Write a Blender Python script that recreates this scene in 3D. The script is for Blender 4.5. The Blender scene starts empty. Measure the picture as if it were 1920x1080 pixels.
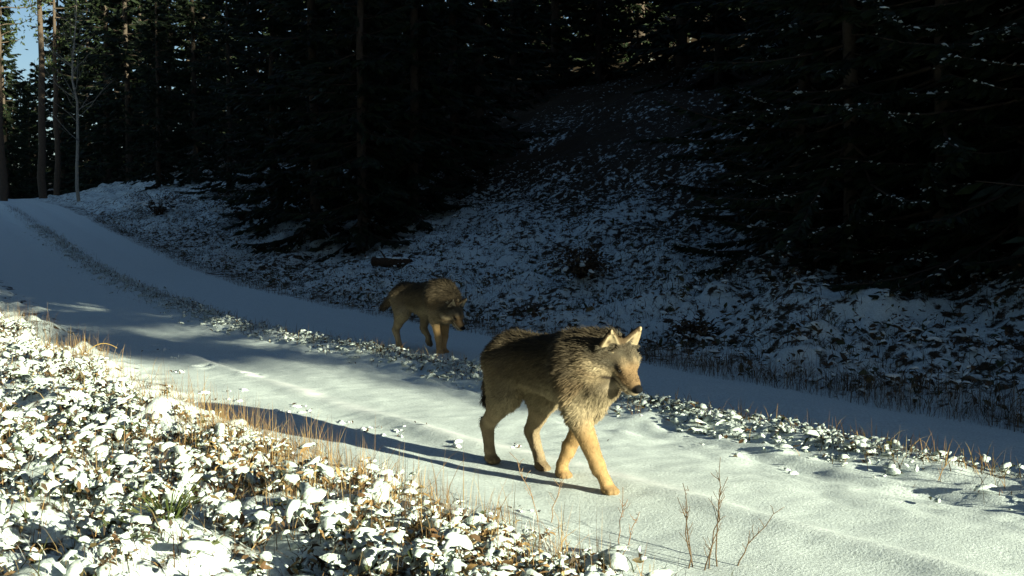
import bpy, math, random
import numpy as np
from mathutils import Vector, Matrix

# ------------------------------------------------------------------ camera, sky, sun, exposure
sc = bpy.context.scene
col = sc.collection
sc.render.engine = 'CYCLES'
sc.cycles.use_denoising = True
sc.cycles.max_bounces = 5
sc.cycles.diffuse_bounces = 3
sc.cycles.transparent_max_bounces = 8
sc.view_settings.view_transform = 'Standard'
sc.view_settings.look = 'None'
sc.view_settings.gamma = 1.0
sc.view_settings.use_curve_mapping = False
sc.view_settings.exposure = 1.5

CAM_H = 1.11
cam = bpy.data.cameras.new('camera')
cam.sensor_width = 36.0
cam.lens = 36.0 * 2059.0 / 1920.0
cam.clip_start = 0.05
cam.clip_end = 900.0
camo = bpy.data.objects.new('camera', cam)
col.objects.link(camo)
camo.location = (0, 0, CAM_H)
camo.rotation_euler = (math.radians(90 - 3.06), 0, 0)
sc.camera = camo

SUN = Vector((0.74, -0.673, 0.0)).normalized()
SUN_EL = math.radians(13.2)
sunv = Vector((SUN.x * math.cos(SUN_EL), SUN.y * math.cos(SUN_EL), math.sin(SUN_EL)))
world = bpy.data.worlds.new('World')
sc.world = world
world.use_nodes = True
wn = world.node_tree.nodes
wl = world.node_tree.links
wn.clear()
sky = wn.new('ShaderNodeTexSky')
sky.sky_type = 'NISHITA'
sky.sun_disc = False
sky.sun_elevation = SUN_EL
sky.sun_rotation = math.atan2(SUN.x, SUN.y)
sky.air_density = 1.0
sky.dust_density = 0.4
sky.ozone_density = 2.5
bg = wn.new('ShaderNodeBackground')
bg.inputs['Strength'].default_value = 0.04
wo = wn.new('ShaderNodeOutputWorld')
wl.new(sky.outputs[0], bg.inputs[0])
wl.new(bg.outputs[0], wo.inputs[0])

sl = bpy.data.lights.new('sun', 'SUN')
sl.energy = 5.0
sl.angle = math.radians(0.5)
sl.color = (1.0, 1.0, 0.76)
so = bpy.data.objects.new('sun', sl)
col.objects.link(so)
so.rotation_euler = (-sunv).to_track_quat('-Z', 'Y').to_euler()
so.location = (20, -18, 12)

rng = np.random.default_rng(7)
random.seed(7)

# ------------------------------------------------------------------ mesh helpers
def mesh_np(name, verts, faces, smooth=True, colors=None):
    """one mesh from numpy arrays; faces is a list of (n,k) integer arrays"""
    if isinstance(faces, np.ndarray):
        faces = [faces]
    faces = [f for f in faces if len(f)]
    me = bpy.data.meshes.new(name)
    verts = np.asarray(verts, dtype=np.float32)
    me.vertices.add(len(verts))
    me.vertices.foreach_set('co', verts.ravel())
    loops = np.concatenate([f.ravel() for f in faces]).astype(np.int32)
    tot = np.concatenate([np.full(len(f), f.shape[1], dtype=np.int32) for f in faces])
    start = np.concatenate([[0], np.cumsum(tot)[:-1]]).astype(np.int32)
    me.loops.add(len(loops))
    me.loops.foreach_set('vertex_index', loops)
    me.polygons.add(len(tot))
    me.polygons.foreach_set('loop_start', start)
    me.polygons.foreach_set('loop_total', tot)
    me.polygons.foreach_set('use_smooth', np.full(len(tot), smooth, dtype=bool))
    if colors is not None:
        a = me.color_attributes.new('Col', 'FLOAT_COLOR', 'POINT')
        c4 = np.ones((len(verts), 4), dtype=np.float32)
        c4[:, :3] = colors
        a.data.foreach_set('color', c4.ravel())
    me.update()
    return me

def link(name, me, mat=None, parent=None):
    o = bpy.data.objects.new(name, me)
    col.objects.link(o)
    if mat is not None and me is not None and not me.materials:
        me.materials.append(mat)
    if parent is not None:
        o.parent = parent
    return o

def tag(o, label=None, cat=None, group=None, kind=None):
    if label: o['label'] = label
    if cat: o['category'] = cat
    if group: o['group'] = group
    if kind: o['kind'] = kind
    return o

def empty(name, loc=(0, 0, 0), rz=0.0):
    o = bpy.data.objects.new(name, None)
    o.empty_display_size = 0.1
    col.objects.link(o)
    o.location = loc
    o.rotation_euler = (0, 0, rz)
    return o

class Acc:
    """collects pieces of geometry that become one mesh"""
    def __init__(self):
        self.v, self.f, self.c, self.n = [], {}, [], 0
    def add(self, v, f, c=None):
        v = np.asarray(v, dtype=np.float32)
        self.v.append(v)
        for ff in (f if isinstance(f, list) else [f]):
            ff = np.asarray(ff)
            self.f.setdefault(ff.shape[1], []).append(ff + self.n)
        if c is None: c = (1, 1, 1)
        self.c.append(np.broadcast_to(np.asarray(c, dtype=np.float32), (len(v), 3)))
        self.n += len(v)
    def mesh(self, name, smooth=True):
        return mesh_np(name, np.concatenate(self.v), [np.concatenate(x) for x in self.f.values()], smooth, np.concatenate(self.c))

def tube(acc, pts, radii, sides=6, c=None, cap=True):
    pts = np.asarray(pts, dtype=float); radii = np.asarray(radii, dtype=float)
    n = len(pts)
    tg = np.gradient(pts, axis=0)
    tg /= np.linalg.norm(tg, axis=1)[:, None] + 1e-9
    ref = np.array([0.0, 0, 1]) if abs(tg[0, 2]) < 0.8 else np.array([1.0, 0, 0])
    u = np.cross(tg, ref); u /= np.linalg.norm(u, axis=1)[:, None] + 1e-9
    w = np.cross(tg, u)
    a = np.linspace(0, 2 * np.pi, sides, endpoint=False)
    v = pts[:, None] + radii[:, None, None] * (np.cos(a)[None, :, None] * u[:, None] + np.sin(a)[None, :, None] * w[:, None])
    v = v.reshape(-1, 3)
    i = np.arange(n - 1)[:, None] * sides; j = np.arange(sides)[None]; j2 = (j + 1) % sides
    q = np.stack([i + j, i + j2, i + sides + j2, i + sides + j], -1).reshape(-1, 4)
    fs = [q]
    if cap:
        v = np.concatenate([v, pts[-1:]])
        t = (n - 1) * sides
        fs.append(np.stack([t + np.arange(sides), t + (np.arange(sides) + 1) % sides, np.full(sides, n * sides)], -1))
    acc.add(v, fs, c)

# value noise
def _h(i, j, seed):
    x = np.sin(i * 127.1 + j * 311.7 + seed * 74.7) * 43758.5453
    return x - np.floor(x)
def vnoise(x, y, seed=0):
    x = np.asarray(x, float); y = np.asarray(y, float)
    i, j = np.floor(x), np.floor(y)
    fx, fy = x - i, y - j
    fx = fx * fx * (3 - 2 * fx); fy = fy * fy * (3 - 2 * fy)
    a, b = _h(i, j, seed), _h(i + 1, j, seed)
    c, d = _h(i, j + 1, seed), _h(i + 1, j + 1, seed)
    return (a + (b - a) * fx) + ((c + (d - c) * fx) - (a + (b - a) * fx)) * fy
def fbm(x, y, seed=0, oct=4):
    s = 0; a = 0.5; f = 1.0; t = 0
    for k in range(oct):
        s = s + a * vnoise(x * f + 17.3 * k, y * f - 9.1 * k, seed + k); t += a
        a *= 0.5; f *= 2.03
    return s / t
def sstep(a, b, x):
    t = np.clip((np.asarray(x, float) - a) / (b - a), 0, 1)
    return t * t * (3 - 2 * t)

# ------------------------------------------------------------------ materials
def mat_new(name):
    m = bpy.data.materials.new(name); m.use_nodes = True
    nt = m.node_tree
    b = nt.nodes['Principled BSDF']
    return m, nt, b
def N(nt, kind, **kw):
    n = nt.nodes.new(kind)
    for k, v in kw.items():
        if k in n.inputs: n.inputs[k].default_value = v
        else: setattr(n, k, v)
    return n
def bump(nt, b, scale, strength, dist, detail=4.0, coord='Object'):
    tc = N(nt, 'ShaderNodeTexCoord')
    no = N(nt, 'ShaderNodeTexNoise'); no.inputs['Scale'].default_value = scale; no.inputs['Detail'].default_value = detail
    bp = N(nt, 'ShaderNodeBump'); bp.inputs['Strength'].default_value = strength; bp.inputs['Distance'].default_value = dist
    nt.links.new(tc.outputs[coord], no.inputs['Vector'])
    nt.links.new(no.outputs[0], bp.inputs['Height'])
    nt.links.new(bp.outputs[0], b.inputs['Normal'])
    return tc, no, bp

def mat_snow(name='snow', lo=(0.70, 0.77, 0.76, 1), hi=(0.82, 0.88, 0.87, 1), scale=90):
    m, nt, b = mat_new(name)
    b.inputs['Roughness'].default_value = 0.75
    b.inputs['Specular IOR Level'].default_value = 0.25
    tc, no, bp = bump(nt, b, scale, 0.5, 0.006)
    cr = N(nt, 'ShaderNodeValToRGB')
    cr.color_ramp.elements[0].position = 0.3; cr.color_ramp.elements[0].color = lo
    cr.color_ramp.elements[1].position = 0.7; cr.color_ramp.elements[1].color = hi
    nt.links.new(no.outputs[0], cr.inputs[0]); nt.links.new(cr.outputs[0], b.inputs['Base Color'])
    return m

def mat_attr(name, rough=0.8, spec=0.2, nscale=40, namt=0.35, translucent=0.0):
    m, nt, b = mat_new(name)
    at = N(nt, 'ShaderNodeAttribute'); at.attribute_name = 'Col'
    tc = N(nt, 'ShaderNodeTexCoord')
    no = N(nt, 'ShaderNodeTexNoise'); no.inputs['Scale'].default_value = nscale; no.inputs['Detail'].default_value = 3
    mr = N(nt, 'ShaderNodeMapRange'); mr.inputs[3].default_value = 1 - namt; mr.inputs[4].default_value = 1 + namt
    mx = N(nt, 'ShaderNodeMix', data_type='RGBA', blend_type='MULTIPLY'); mx.inputs[0].default_value = 1.0
    nt.links.new(tc.outputs['Object'], no.inputs['Vector']); nt.links.new(no.outputs[0], mr.inputs[0])
    nt.links.new(at.outputs['Color'], mx.inputs[6]); nt.links.new(mr.outputs[0], mx.inputs[7])
    nt.links.new(mx.outputs[2], b.inputs['Base Color'])
    b.inputs['Roughness'].default_value = rough
    b.inputs['Specular IOR Level'].default_value = spec
    if translucent > 0:
        tr = N(nt, 'ShaderNodeBsdfTranslucent')
        ms = N(nt, 'ShaderNodeMixShader'); ms.inputs[0].default_value = translucent
        out = nt.nodes['Material Output']
        nt.links.new(mx.outputs[2], tr.inputs['Color'])
        nt.links.new(b.outputs[0], ms.inputs[1]); nt.links.new(tr.outputs[0], ms.inputs[2])
        nt.links.new(ms.outputs[0], out.inputs['Surface'])
    return m

def mat_ground():
    m, nt, b = mat_new('snowy_ground')
    at = N(nt, 'ShaderNodeAttribute'); at.attribute_name = 'Col'      # R = how much snow lies here, G = how coarse it is
    sp = N(nt, 'ShaderNodeSeparateColor')
    nt.links.new(at.outputs['Color'], sp.inputs[0])
    tc = N(nt, 'ShaderNodeTexCoord')
    n1 = N(nt, 'ShaderNodeTexNoise'); n1.inputs['Scale'].default_value = 7; n1.inputs['Detail'].default_value = 8; n1.inputs['Roughness'].default_value = 0.65
    nt.links.new(tc.outputs['Object'], n1.inputs['Vector'])
    # snow where noise < cover
    mm = N(nt, 'ShaderNodeMath', operation='SUBTRACT')
    nt.links.new(sp.outputs[0], mm.inputs[0]); nt.links.new(n1.outputs[0], mm.inputs[1])
    mr = N(nt, 'ShaderNodeMapRange'); mr.inputs[1].default_value = -0.03; mr.inputs[2].default_value = 0.05
    nt.links.new(mm.outputs[0], mr.inputs[0])
    # litter colour
    n2 = N(nt, 'ShaderNodeTexNoise'); n2.inputs['Scale'].default_value = 45; n2.inputs['Detail'].default_value = 5
    nt.links.new(tc.outputs['Object'], n2.inputs['Vector'])
    cr = N(nt, 'ShaderNodeValToRGB')
    e = cr.color_ramp.elements
    e[0].position = 0.3; e[0].color = (0.018, 0.012, 0.008, 1)
    e[1].position = 0.72; e[1].color = (0.075, 0.05, 0.026, 1)
    nt.links.new(n2.outputs[0], cr.inputs[0])
    # snow colour: thin grainy snow on the track, with gravel just showing
    n3 = N(nt, 'ShaderNodeTexNoise'); n3.inputs['Scale'].default_value = 70; n3.inputs['Detail'].default_value = 6; n3.inputs['Roughness'].default_value = 0.7
    nt.links.new(tc.outputs['Object'], n3.inputs['Vector'])
    cs = N(nt, 'ShaderNodeValToRGB')
    e = cs.color_ramp.elements
    e[0].position = 0.28; e[0].color = (0.47, 0.53, 0.50, 1)
    e[1].position = 0.62; e[1].color = (0.76, 0.84, 0.82, 1)
    nt.links.new(n3.outputs[0], cs.inputs[0])
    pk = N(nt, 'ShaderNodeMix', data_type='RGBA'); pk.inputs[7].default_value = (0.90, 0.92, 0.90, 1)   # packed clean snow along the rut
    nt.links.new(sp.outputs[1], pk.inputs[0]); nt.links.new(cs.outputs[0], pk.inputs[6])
    mx = N(nt, 'ShaderNodeMix', data_type='RGBA')
    nt.links.new(mr.outputs[0], mx.inputs[0]); nt.links.new(cr.outputs[0], mx.inputs[6]); nt.links.new(pk.outputs[2], mx.inputs[7])
    nt.links.new(mx.outputs[2], b.inputs['Base Color'])
    b.inputs['Roughness'].default_value = 0.8
    b.inputs['Specular IOR Level'].default_value = 0.2
    # relief
    n4 = N(nt, 'ShaderNodeTexNoise'); n4.inputs['Scale'].default_value = 95; n4.inputs['Detail'].default_value = 6; n4.inputs['Roughness'].default_value = 0.65
    nt.links.new(tc.outputs['Object'], n4.inputs['Vector'])
    ad = N(nt, 'ShaderNodeMath', operation='MULTIPLY_ADD'); ad.inputs[1].default_value = 0.6
    nt.links.new(mr.outputs[0], ad.inputs[0]); nt.links.new(n4.outputs[0], ad.inputs[2])
    bp = N(nt, 'ShaderNodeBump'); bp.inputs['Strength'].default_value = 0.55; bp.inputs['Distance'].default_value = 0.007
    nt.links.new(ad.outputs[0], bp.inputs['Height'])
    nt.links.new(bp.outputs[0], b.inputs['Normal'])
    return m

M_SNOW = mat_snow()
M_THIN = mat_snow('thin_snow', (0.30, 0.36, 0.30, 1), (0.80, 0.87, 0.85, 1), 55)
M_GROUND = mat_ground()
M_GRASS = mat_attr('dry_grass', 0.7, 0.2, 25, 0.3, 0.25)
M_LEAF = mat_attr('leaf', 0.6, 0.3, 60, 0.35, 0.15)
M_BARK = mat_attr('bark', 0.9, 0.1, 18, 0.5)
M_NEEDLE = mat_attr('needles', 0.6, 0.25, 3, 0.4, 0.2)
M_FUR = mat_attr('fur', 0.75, 0.12, 120, 0.3, 0.0)
M_SKIN = mat_attr('hide', 0.85, 0.08, 120, 0.3, 0.0)
M_WOOD = mat_attr('weathered_wood', 0.9, 0.1, 30, 0.45)

# ------------------------------------------------------------------ terrain
# road coordinates: s runs along the track (away, to the left), d across it (0 = far edge of the track)
AX, AY = -0.489, 0.872
NX, NY = 0.872, 0.489
D0 = 5.26
TANP = math.tan(SUN_EL) / 0.316
def to_sd(x, y):
    return x * AX + y * AY, x * NX + y * NY - D0
def to_xy(s, d):
    return s * AX + (d + D0) * NX, s * AY + (d + D0) * NY

def road_rise(s):
    return np.interp(s, [-200, 14, 16.2, 19.5, 24.3, 31.4, 44, 56, 75, 140], [0, 0, 0.03, 0.10, 0.335, 0.93, 1.97, 2.55, 2.3, 2.6])
def strip_d(s):
    return np.interp(s, [-50, 2, 5, 7.6, 9.4, 12, 18, 30, 60], [-1.1, -1.12, -1.30, -1.55, -1.75, -1.95, -1.80, -1.75, -1.75])
def ridge_d(s):
    return np.interp(s, [-5, 2.5, 3.06, 3.74, 5.1, 9.7, 14], [-2.1, -2.30, -2.37, -2.43, -2.66, -3.06, -3.2]) + 0.07 * (fbm(s * 1.1, s * 0 + 5, 18, 3) - 0.5)
def shade_edge(se):
    return np.interp(se, [-30, 3.2, 5.8, 9, 30], [-0.5, -0.80, -1.02, -1.42, -1.9])

PRINTS = []     # footprints in the near track, (s, d, depth)
_r = random.Random(3)
for k in range(9):
    s0 = 8.3 + k * 0.62
    PRINTS.append((s0, -2.98 - 0.06 * k + 0.09 * (-1) ** k + _r.uniform(-.03, .03), 0.05))

def ground_z(x, y):
    s, d = to_sd(np.asarray(x, float), np.asarray(y, float))
    z = road_rise(s)
    # near verge
    vg = sstep(-3.35, -4.1, d)
    z = z + vg * (0.07 - 0.04 * sstep(-4.2, -5.6, d)) + vg * (fbm(s * 2.3, d * 2.3, 5, 2) - 0.5) * 0.30 + vg * (fbm(s * 8, d * 8, 6, 2) - 0.5) * 0.13
    # grassy strip between the wheel tracks
    sd = strip_d(s)
    st = np.exp(-((d - sd) / 0.26) ** 2)
    z = z + st * (0.035 + 0.05 * fbm(s * 3.5, d * 3.5, 8) + 0.05 * (fbm(s * 11, d * 11, 9) - 0.5))
    # sunk wheel ruts and the low ridge along the near one
    z = z - 0.02 * np.exp(-((d + 0.55) / 0.3) ** 2) - 0.02 * np.exp(-((d + 3.05 - 0.02 * s) / 0.20) ** 2)
    rd = ridge_d(s)
    z = z + 0.030 * np.exp(-((d - rd + 0.03) / 0.085) ** 2) * sstep(11, 9, s) * (0.15 + 1.3 * vnoise(s * 0.9, s * 0 + 2, 17))
    nb = np.exp(-((d - sd + 0.30) / 0.34) ** 2) * (d < sd + 0.3)
    z = z + nb * ((fbm(s * 3.0 + d * 2, d * 11, 15, 3) - 0.5) * 0.075)
    on = sstep(-3.6, -3.3, d) * sstep(0.1, -0.1, d)
    z = z + on * ((fbm(s * 1.6, d * 4, 12) - 0.5) * 0.025 + (fbm(s * 14, d * 14, 13, 3) - 0.5) * 0.008)
    # far bank and hillside
    b = np.interp(d, [-100, 0, 0.6, 1.5, 3, 5, 7, 10, 14, 20, 40, 120], [0, 0, 0.03, 0.14, 0.48, 0.95, 1.55, 3.1, 4.8, 7.0, 12.5, 26])
    dn = np.clip(d, 0, 60)
    # steep cutting added beyond the right of the view, crest shaped to cast the shade edge
    zc = (5 - shade_edge(s + 18.5)) * TANP
    bs = np.interp(d, [-100, 0, 0.7], [0, 0, 0.05]) + np.clip((d - 0.7) / 4.3, 0, 1) * (zc - 0.05) + np.clip(d - 5, 0, 60) * 0.34
    w = sstep(3, -7, s)
    b = b * (1 - w) + bs * w
    z = z + b
    bl = sstep(0.05, 1.2, d) * (1 - w)
    z = z + bl * ((fbm(s * 0.8, d * 0.8, 21) - 0.5) * 0.5 + (fbm(s * 2.4, d * 2.4, 22) - 0.5) * 0.34 + (fbm(s * 8, d * 8, 23) - 0.5) * 0.12)
    z = z + sstep(8, 16, d) * (fbm(s * 0.25, d * 0.25, 25) - 0.5) * 1.5 * (1 - w)
    # land on the camera's side
    z = z + sstep(-6, -30, d) * 3.0 * (1 - sstep(-30, 40, s) * 0.6)
    for (ps, pd, dep) in PRINTS:
        r2 = ((s - ps) / 0.055) ** 2 + ((d - pd) / 0.045) ** 2
        z = z - dep * np.exp(-r2) + dep * 0.35 * np.exp(-(np.sqrt(r2) - 1.7) ** 2 * 3)
    return z

def gz(x, y):
    return float(ground_z(np.array([x]), np.array([y]))[0])

def spaced(parts):
    out = []
    for a, b_, st in parts:
        out.append(np.arange(a, b_, st))
    return np.concatenate(out)
def grow(a, b_, st, k):
    v = [a]
    while abs(v[-1] - a) < abs(b_ - a):
        v.append(v[-1] + math.copysign(st, b_ - a)); st *= k
    return np.array(v[1:])
dv = np.concatenate([grow(-5.6, -160, 0.12, 1.22)[::-1], spaced([(-5.6, 0.3, 0.033), (0.3, 5, 0.06), (5, 12, 0.14)]), grow(11.9, 260, 0.25, 1.14)])
sv = np.concatenate([grow(2.0, -160, 0.12, 1.15)[::-1], spaced([(2.0, 12, 0.033), (12, 20, 0.06), (20, 34, 0.14)]), grow(33.9, 320, 0.3, 1.1)])
S, D = np.meshgrid(sv, dv, indexing='ij')
X, Y = to_xy(S, D)
Z = ground_z(X, Y)
nS, nD = S.shape
idx = np.arange(nS * nD).reshape(nS, nD)
quads = np.stack([idx[:-1, :-1], idx[:-1, 1:], idx[1:, 1:], idx[1:, :-1]], -1).reshape(-1, 4)[:, ::-1]
onroad = sstep(-3.65, -3.35, D) * sstep(0.2, -0.05, D)
cover = 0.60 + 0.0 * D
f0 = 1.6 + 2.6 * sstep(7, 13, S)
cover = np.where(D > 0, 0.575 - 0.30 * sstep(0, 1, (D - f0) / 3.5) * sstep(16, 10, S) - 0.10 * sstep(3, 9, D) + 0.28 * (fbm(S * 0.6, D * 0.6, 41) - 0.5), cover)
cover = np.where(D > 0, cover - 0.10 * sstep(6, 9, D), cover)
cover = np.where(D > 12, np.minimum(cover, 0.40), cover)
cover = np.where(D < -3.4, 0.60 + 0.25 * (fbm(S * 2.0, D * 2.0, 44) - 0.5), cover)
st = np.exp(-((D - strip_d(S)) / 0.25) ** 2)
cover = cover * (1 - onroad) + onroad * (0.98 - 0.36 * st)
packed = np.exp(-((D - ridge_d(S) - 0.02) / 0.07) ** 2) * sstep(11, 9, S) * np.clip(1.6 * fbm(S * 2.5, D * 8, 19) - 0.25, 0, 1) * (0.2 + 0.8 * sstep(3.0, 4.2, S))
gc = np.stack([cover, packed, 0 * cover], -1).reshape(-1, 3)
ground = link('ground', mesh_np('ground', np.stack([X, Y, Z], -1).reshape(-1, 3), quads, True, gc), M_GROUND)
tag(ground, 'snow dusted forest track, verges and wooded bank', kind='structure')

# ------------------------------------------------------------------ scatter helpers
def frames(n, yaw, tilt, tiltdir):
    """(n,3,3) rotation: spin by yaw, then tip by tilt towards tiltdir"""
    cy, sy = np.cos(yaw), np.sin(yaw)
    R1 = np.zeros((n, 3, 3)); R1[:, 0, 0] = cy; R1[:, 0, 1] = -sy; R1[:, 1, 0] = sy; R1[:, 1, 1] = cy; R1[:, 2, 2] = 1
    ax = np.stack([-np.sin(tiltdir), np.cos(tiltdir), np.zeros(n)], -1)
    c, s_ = np.cos(tilt), np.sin(tilt)
    K = np.zeros((n, 3, 3))
    K[:, 0, 1] = -ax[:, 2]; K[:, 0, 2] = ax[:, 1]; K[:, 1, 0] = ax[:, 2]; K[:, 1, 2] = -ax[:, 0]; K[:, 2, 0] = -ax[:, 1]; K[:, 2, 1] = ax[:, 0]
    R2 = np.eye(3)[None] + s_[:, None, None] * K + (1 - c)[:, None, None] * (K @ K)
    return R2 @ R1

def pillows(acc, P, size, aspect, height, yaw, tilt, tdir, sides=9, rough=0.3):
    """patches of settled snow: thin lobed caps that sag towards their rims"""
    n = len(P)
    if n == 0: return
    a = np.linspace(0, 2 * np.pi, sides, endpoint=False)[None]
    ph = rng.random((n, 3)) * 6.283
    rad = 1 + rough * (0.55 * np.sin(2 * a + ph[:, :1]) + 0.5 * np.sin(3 * a + ph[:, 1:2]) + 0.3 * np.sin(5 * a + ph[:, 2:3])) + 0.16 * (rng.random((n, sides)) - 0.5)
    rad = np.clip(rad, 0.35, 1.9)
    sag = (0.15 + 0.5 * rng.random(n))[:, None]
    vs = []
    for (r, z) in [(0.88, -0.30), (1.0, 0.15), (0.62, 0.85)]:
        rr = rad * r * (1 + 0.10 * (rng.random((n, sides)) - 0.5))
        vs.append(np.stack([rr * np.cos(a) * size[:, None], rr * np.sin(a) * (size * aspect)[:, None],
                            (z + 0.5 * (rng.random((n, sides)) - 0.5)) * height[:, None] - sag * 0.30 * rr ** 2 * size[:, None] * aspect[:, None]], -1))
    top = np.stack([rng.normal(0, 0.1, n) * size, rng.normal(0, 0.1, n) * size * aspect, height * 1.0], -1)[:, None]
    V = np.concatenate(vs + [top], 1)
    R = frames(n, yaw, tilt, tdir)
    V = np.einsum('nij,nkj->nki', R, V) + P[:, None]
    m = 3 * sides + 1
    q = []
    for l in range(2):
        for j in range(sides):
            q.append((l * sides + j, l * sides + (j + 1) % sides, (l + 1) * sides + (j + 1) % sides, (l + 1) * sides + j))
    t = [(2 * sides + j, 2 * sides + (j + 1) % sides, m - 1) for j in range(sides)]
    q = np.array(q); t = np.array(t)
    off = (np.arange(n) * m)[:, None, None]
    acc.add(V.reshape(-1, 3), [(q[None] + off).reshape(-1, 4), (t[None] + off).reshape(-1, 3)])

def blades(acc, P, h, lean, ldir, width, c0, c1, bend=1.0):
    """curved ribbons: grass blades and stalks"""
    n = len(P)
    if n == 0: return
    ts = np.array([0, 0.35, 0.7, 1.0])
    L = np.stack([np.cos(ldir), np.sin(ldir), np.zeros(n)], -1)
    W = rng.random(n) * 2 * np.pi
    W = np.stack([np.cos(W), np.sin(W), np.zeros(n)], -1)
    vs, cs = [], []
    for k, t in enumerate(ts):
        c = P + np.array([0, 0, 1.0]) * (h * t * (1 - 0.35 * np.clip(lean, 0, 1.6) * t ** 2 * bend))[:, None] + L * (h * lean * (0.3 * t + 0.7 * t ** 2))[:, None]
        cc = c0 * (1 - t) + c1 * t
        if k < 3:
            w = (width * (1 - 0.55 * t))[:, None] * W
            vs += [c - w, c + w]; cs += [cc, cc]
        else:
            vs.append(c); cs.append(cc)
    V = np.stack(vs, 1); C = np.stack(cs, 1)
    q = np.array([(0, 1, 3, 2), (2, 3, 5, 4)]); t = np.array([(4, 5, 6)])
    off = (np.arange(n) * 7)[:, None, None]
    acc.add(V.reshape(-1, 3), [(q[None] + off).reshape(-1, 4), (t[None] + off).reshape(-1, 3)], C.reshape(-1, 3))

def leaves(acc, P, ln, wd, yaw, tilt, tdir, c):
    """folded pointed leaves"""
    n = len(P)
    if n == 0: return
    T = np.array([(-0.5, 0, 0), (-0.15, 0.42, 0.10), (0.2, 0.32, 0.08), (0.55, 0, -0.10), (0.2, -0.32, 0.08), (-0.15, -0.42, 0.10), (-0.15, 0, 0.0), (0.2, 0, 0.0)])
    V = np.repeat(T[None], n, 0) * np.stack([ln, wd, ln], -1)[:, None]
    V[:, :, 2] += rng.normal(0, 0.06, (n, 8)) * ln[:, None]
    R = frames(n, yaw, tilt, tdir)
    V = np.einsum('nij,nkj->nki', R, V) + P[:, None]
    q = np.array([(6, 7, 2, 1), (6, 5, 4, 7)]); t = np.array([(0, 6, 1), (7, 3, 2), (0, 5, 6), (7, 4, 3)])
    off = (np.arange(n) * 8)[:, None, None]
    acc.add(V.reshape(-1, 3), [(q[None] + off).reshape(-1, 4), (t[None] + off).reshape(-1, 3)], np.repeat(c, 8, 0))

def pick(cols, n, jit=0.25):
    cols = np.array(cols)
    c = cols[rng.integers(0, len(cols), n)]
    return c * (1 + (rng.random((n, 1)) - 0.5) * 2 * jit)

GOLD = [(0.34, 0.22, 0.09), (0.28, 0.17, 0.07), (0.40, 0.29, 0.13), (0.20, 0.11, 0.05)]
BROWN = [(0.10, 0.06, 0.03), (0.14, 0.085, 0.04), (0.07, 0.05, 0.03), (0.16, 0.12, 0.06)]
OLIVE = [(0.07, 0.08, 0.03), (0.05, 0.065, 0.025), (0.10, 0.075, 0.03), (0.13, 0.07, 0.03)]

def gpts(s, d, dz=0.0):
    x, y = to_xy(s, d)
    return np.stack([x, y, ground_z(x, y) + dz], -1)

# ------------------------------------------------------------------ near verge: snow laden low plants and dry stalks
def verge_edge(s):
    return np.interp(s, [2, 3.2, 4.4, 6.8, 9.7, 14.8, 25], [-3.02, -3.22, -3.38, -3.72, -3.95, -4.2, -4.3])
a_snow, a_leaf, a_st = Acc(), Acc(), Acc()
nc = 2500                                               # plants; each carries a heap of snow patches
cs0 = 2.2 + 14 * rng.random(nc) ** 1.45
cd0 = verge_edge(cs0) - (rng.random(nc) ** 1.1) * 2.2 + 0.02
csz = 0.025 + 0.10 * rng.random(nc) ** 2.0
ci = np.repeat(np.arange(nc), 7)
n = len(ci)
pr = rng.random(n) ** 0.6; pa = rng.random(n) * 6.283
s = cs0[ci] + csz[ci] * pr * np.cos(pa); d = cd0[ci] + csz[ci] * pr * np.sin(pa)
heap = csz[ci] * (0.95 - 0.75 * pr ** 2) * (0.6 + 0.5 * rng.random(nc))[ci]
den = fbm(s * 3.1, d * 3.1, 61)
inner = d < verge_edge(s) - 0.16 + 0.35 * (fbm(s * 1.9, d * 0 + 3, 66) - 0.4)
keep = (den + 0.30 * rng.random(n) > 0.575 - 0.05 * sstep(6.5, 5.0, s) + 0.22 * (vnoise(s * 1.7, d * 1.7, 67) - 0.5)) & (d > -5.8) & (inner | (rng.random(n) < 0.07))
s, d, heap, cz, pr, pa = s[keep], d[keep], heap[keep], csz[ci][keep], pr[keep], pa[keep]; n = len(s)
far = np.clip((verge_edge(s) - d) / 0.6, 0.1, 1)
lift = (0.004 + heap * 1.35 + rng.random(n) ** 3 * 0.05) * (0.35 + 0.65 * far)
P = gpts(s, d)
P[:, 2] += lift
size = (0.008 + 0.030 * rng.random(n) ** 2.0) * (0.55 + 8 * cz)
# patches lean outwards, over the shoulder of their heap
ox, oy = to_xy(np.cos(pa), np.sin(pa)); ox0, oy0 = to_xy(0.0, 0.0)
tdir = np.arctan2(oy - oy0, ox - ox0) + rng.normal(0, 0.6, n)
tilt = 0.75 * pr ** 1.5 + np.abs(rng.normal(0, 0.25, n))
yaw = rng.random(n) * 6.283
asp = 0.30 + 0.6 * rng.random(n)
pillows(a_snow, P, size, asp, size * (0.26 + 0.34 * rng.random(n)), yaw, tilt, tdir, 10, 0.5)
# satellite crumbs of snow round each patch
for k in range(2):
    q = rng.random(n) < 0.6; m = int(q.sum())
    o = rng.normal(0, 1, (m, 3)) * size[q][:, None] * np.array([1.3, 1.3, 0.5])
    s2 = size[q] * (0.25 + 0.3 * rng.random(m))
    pillows(a_snow, P[q] + o, s2, 0.4 + 0.5 * rng.random(m), s2 * 0.4, rng.random(m) * 6.283, np.abs(rng.normal(0, 0.5, m)), rng.random(m) * 6.283, 6, 0.5)
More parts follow.
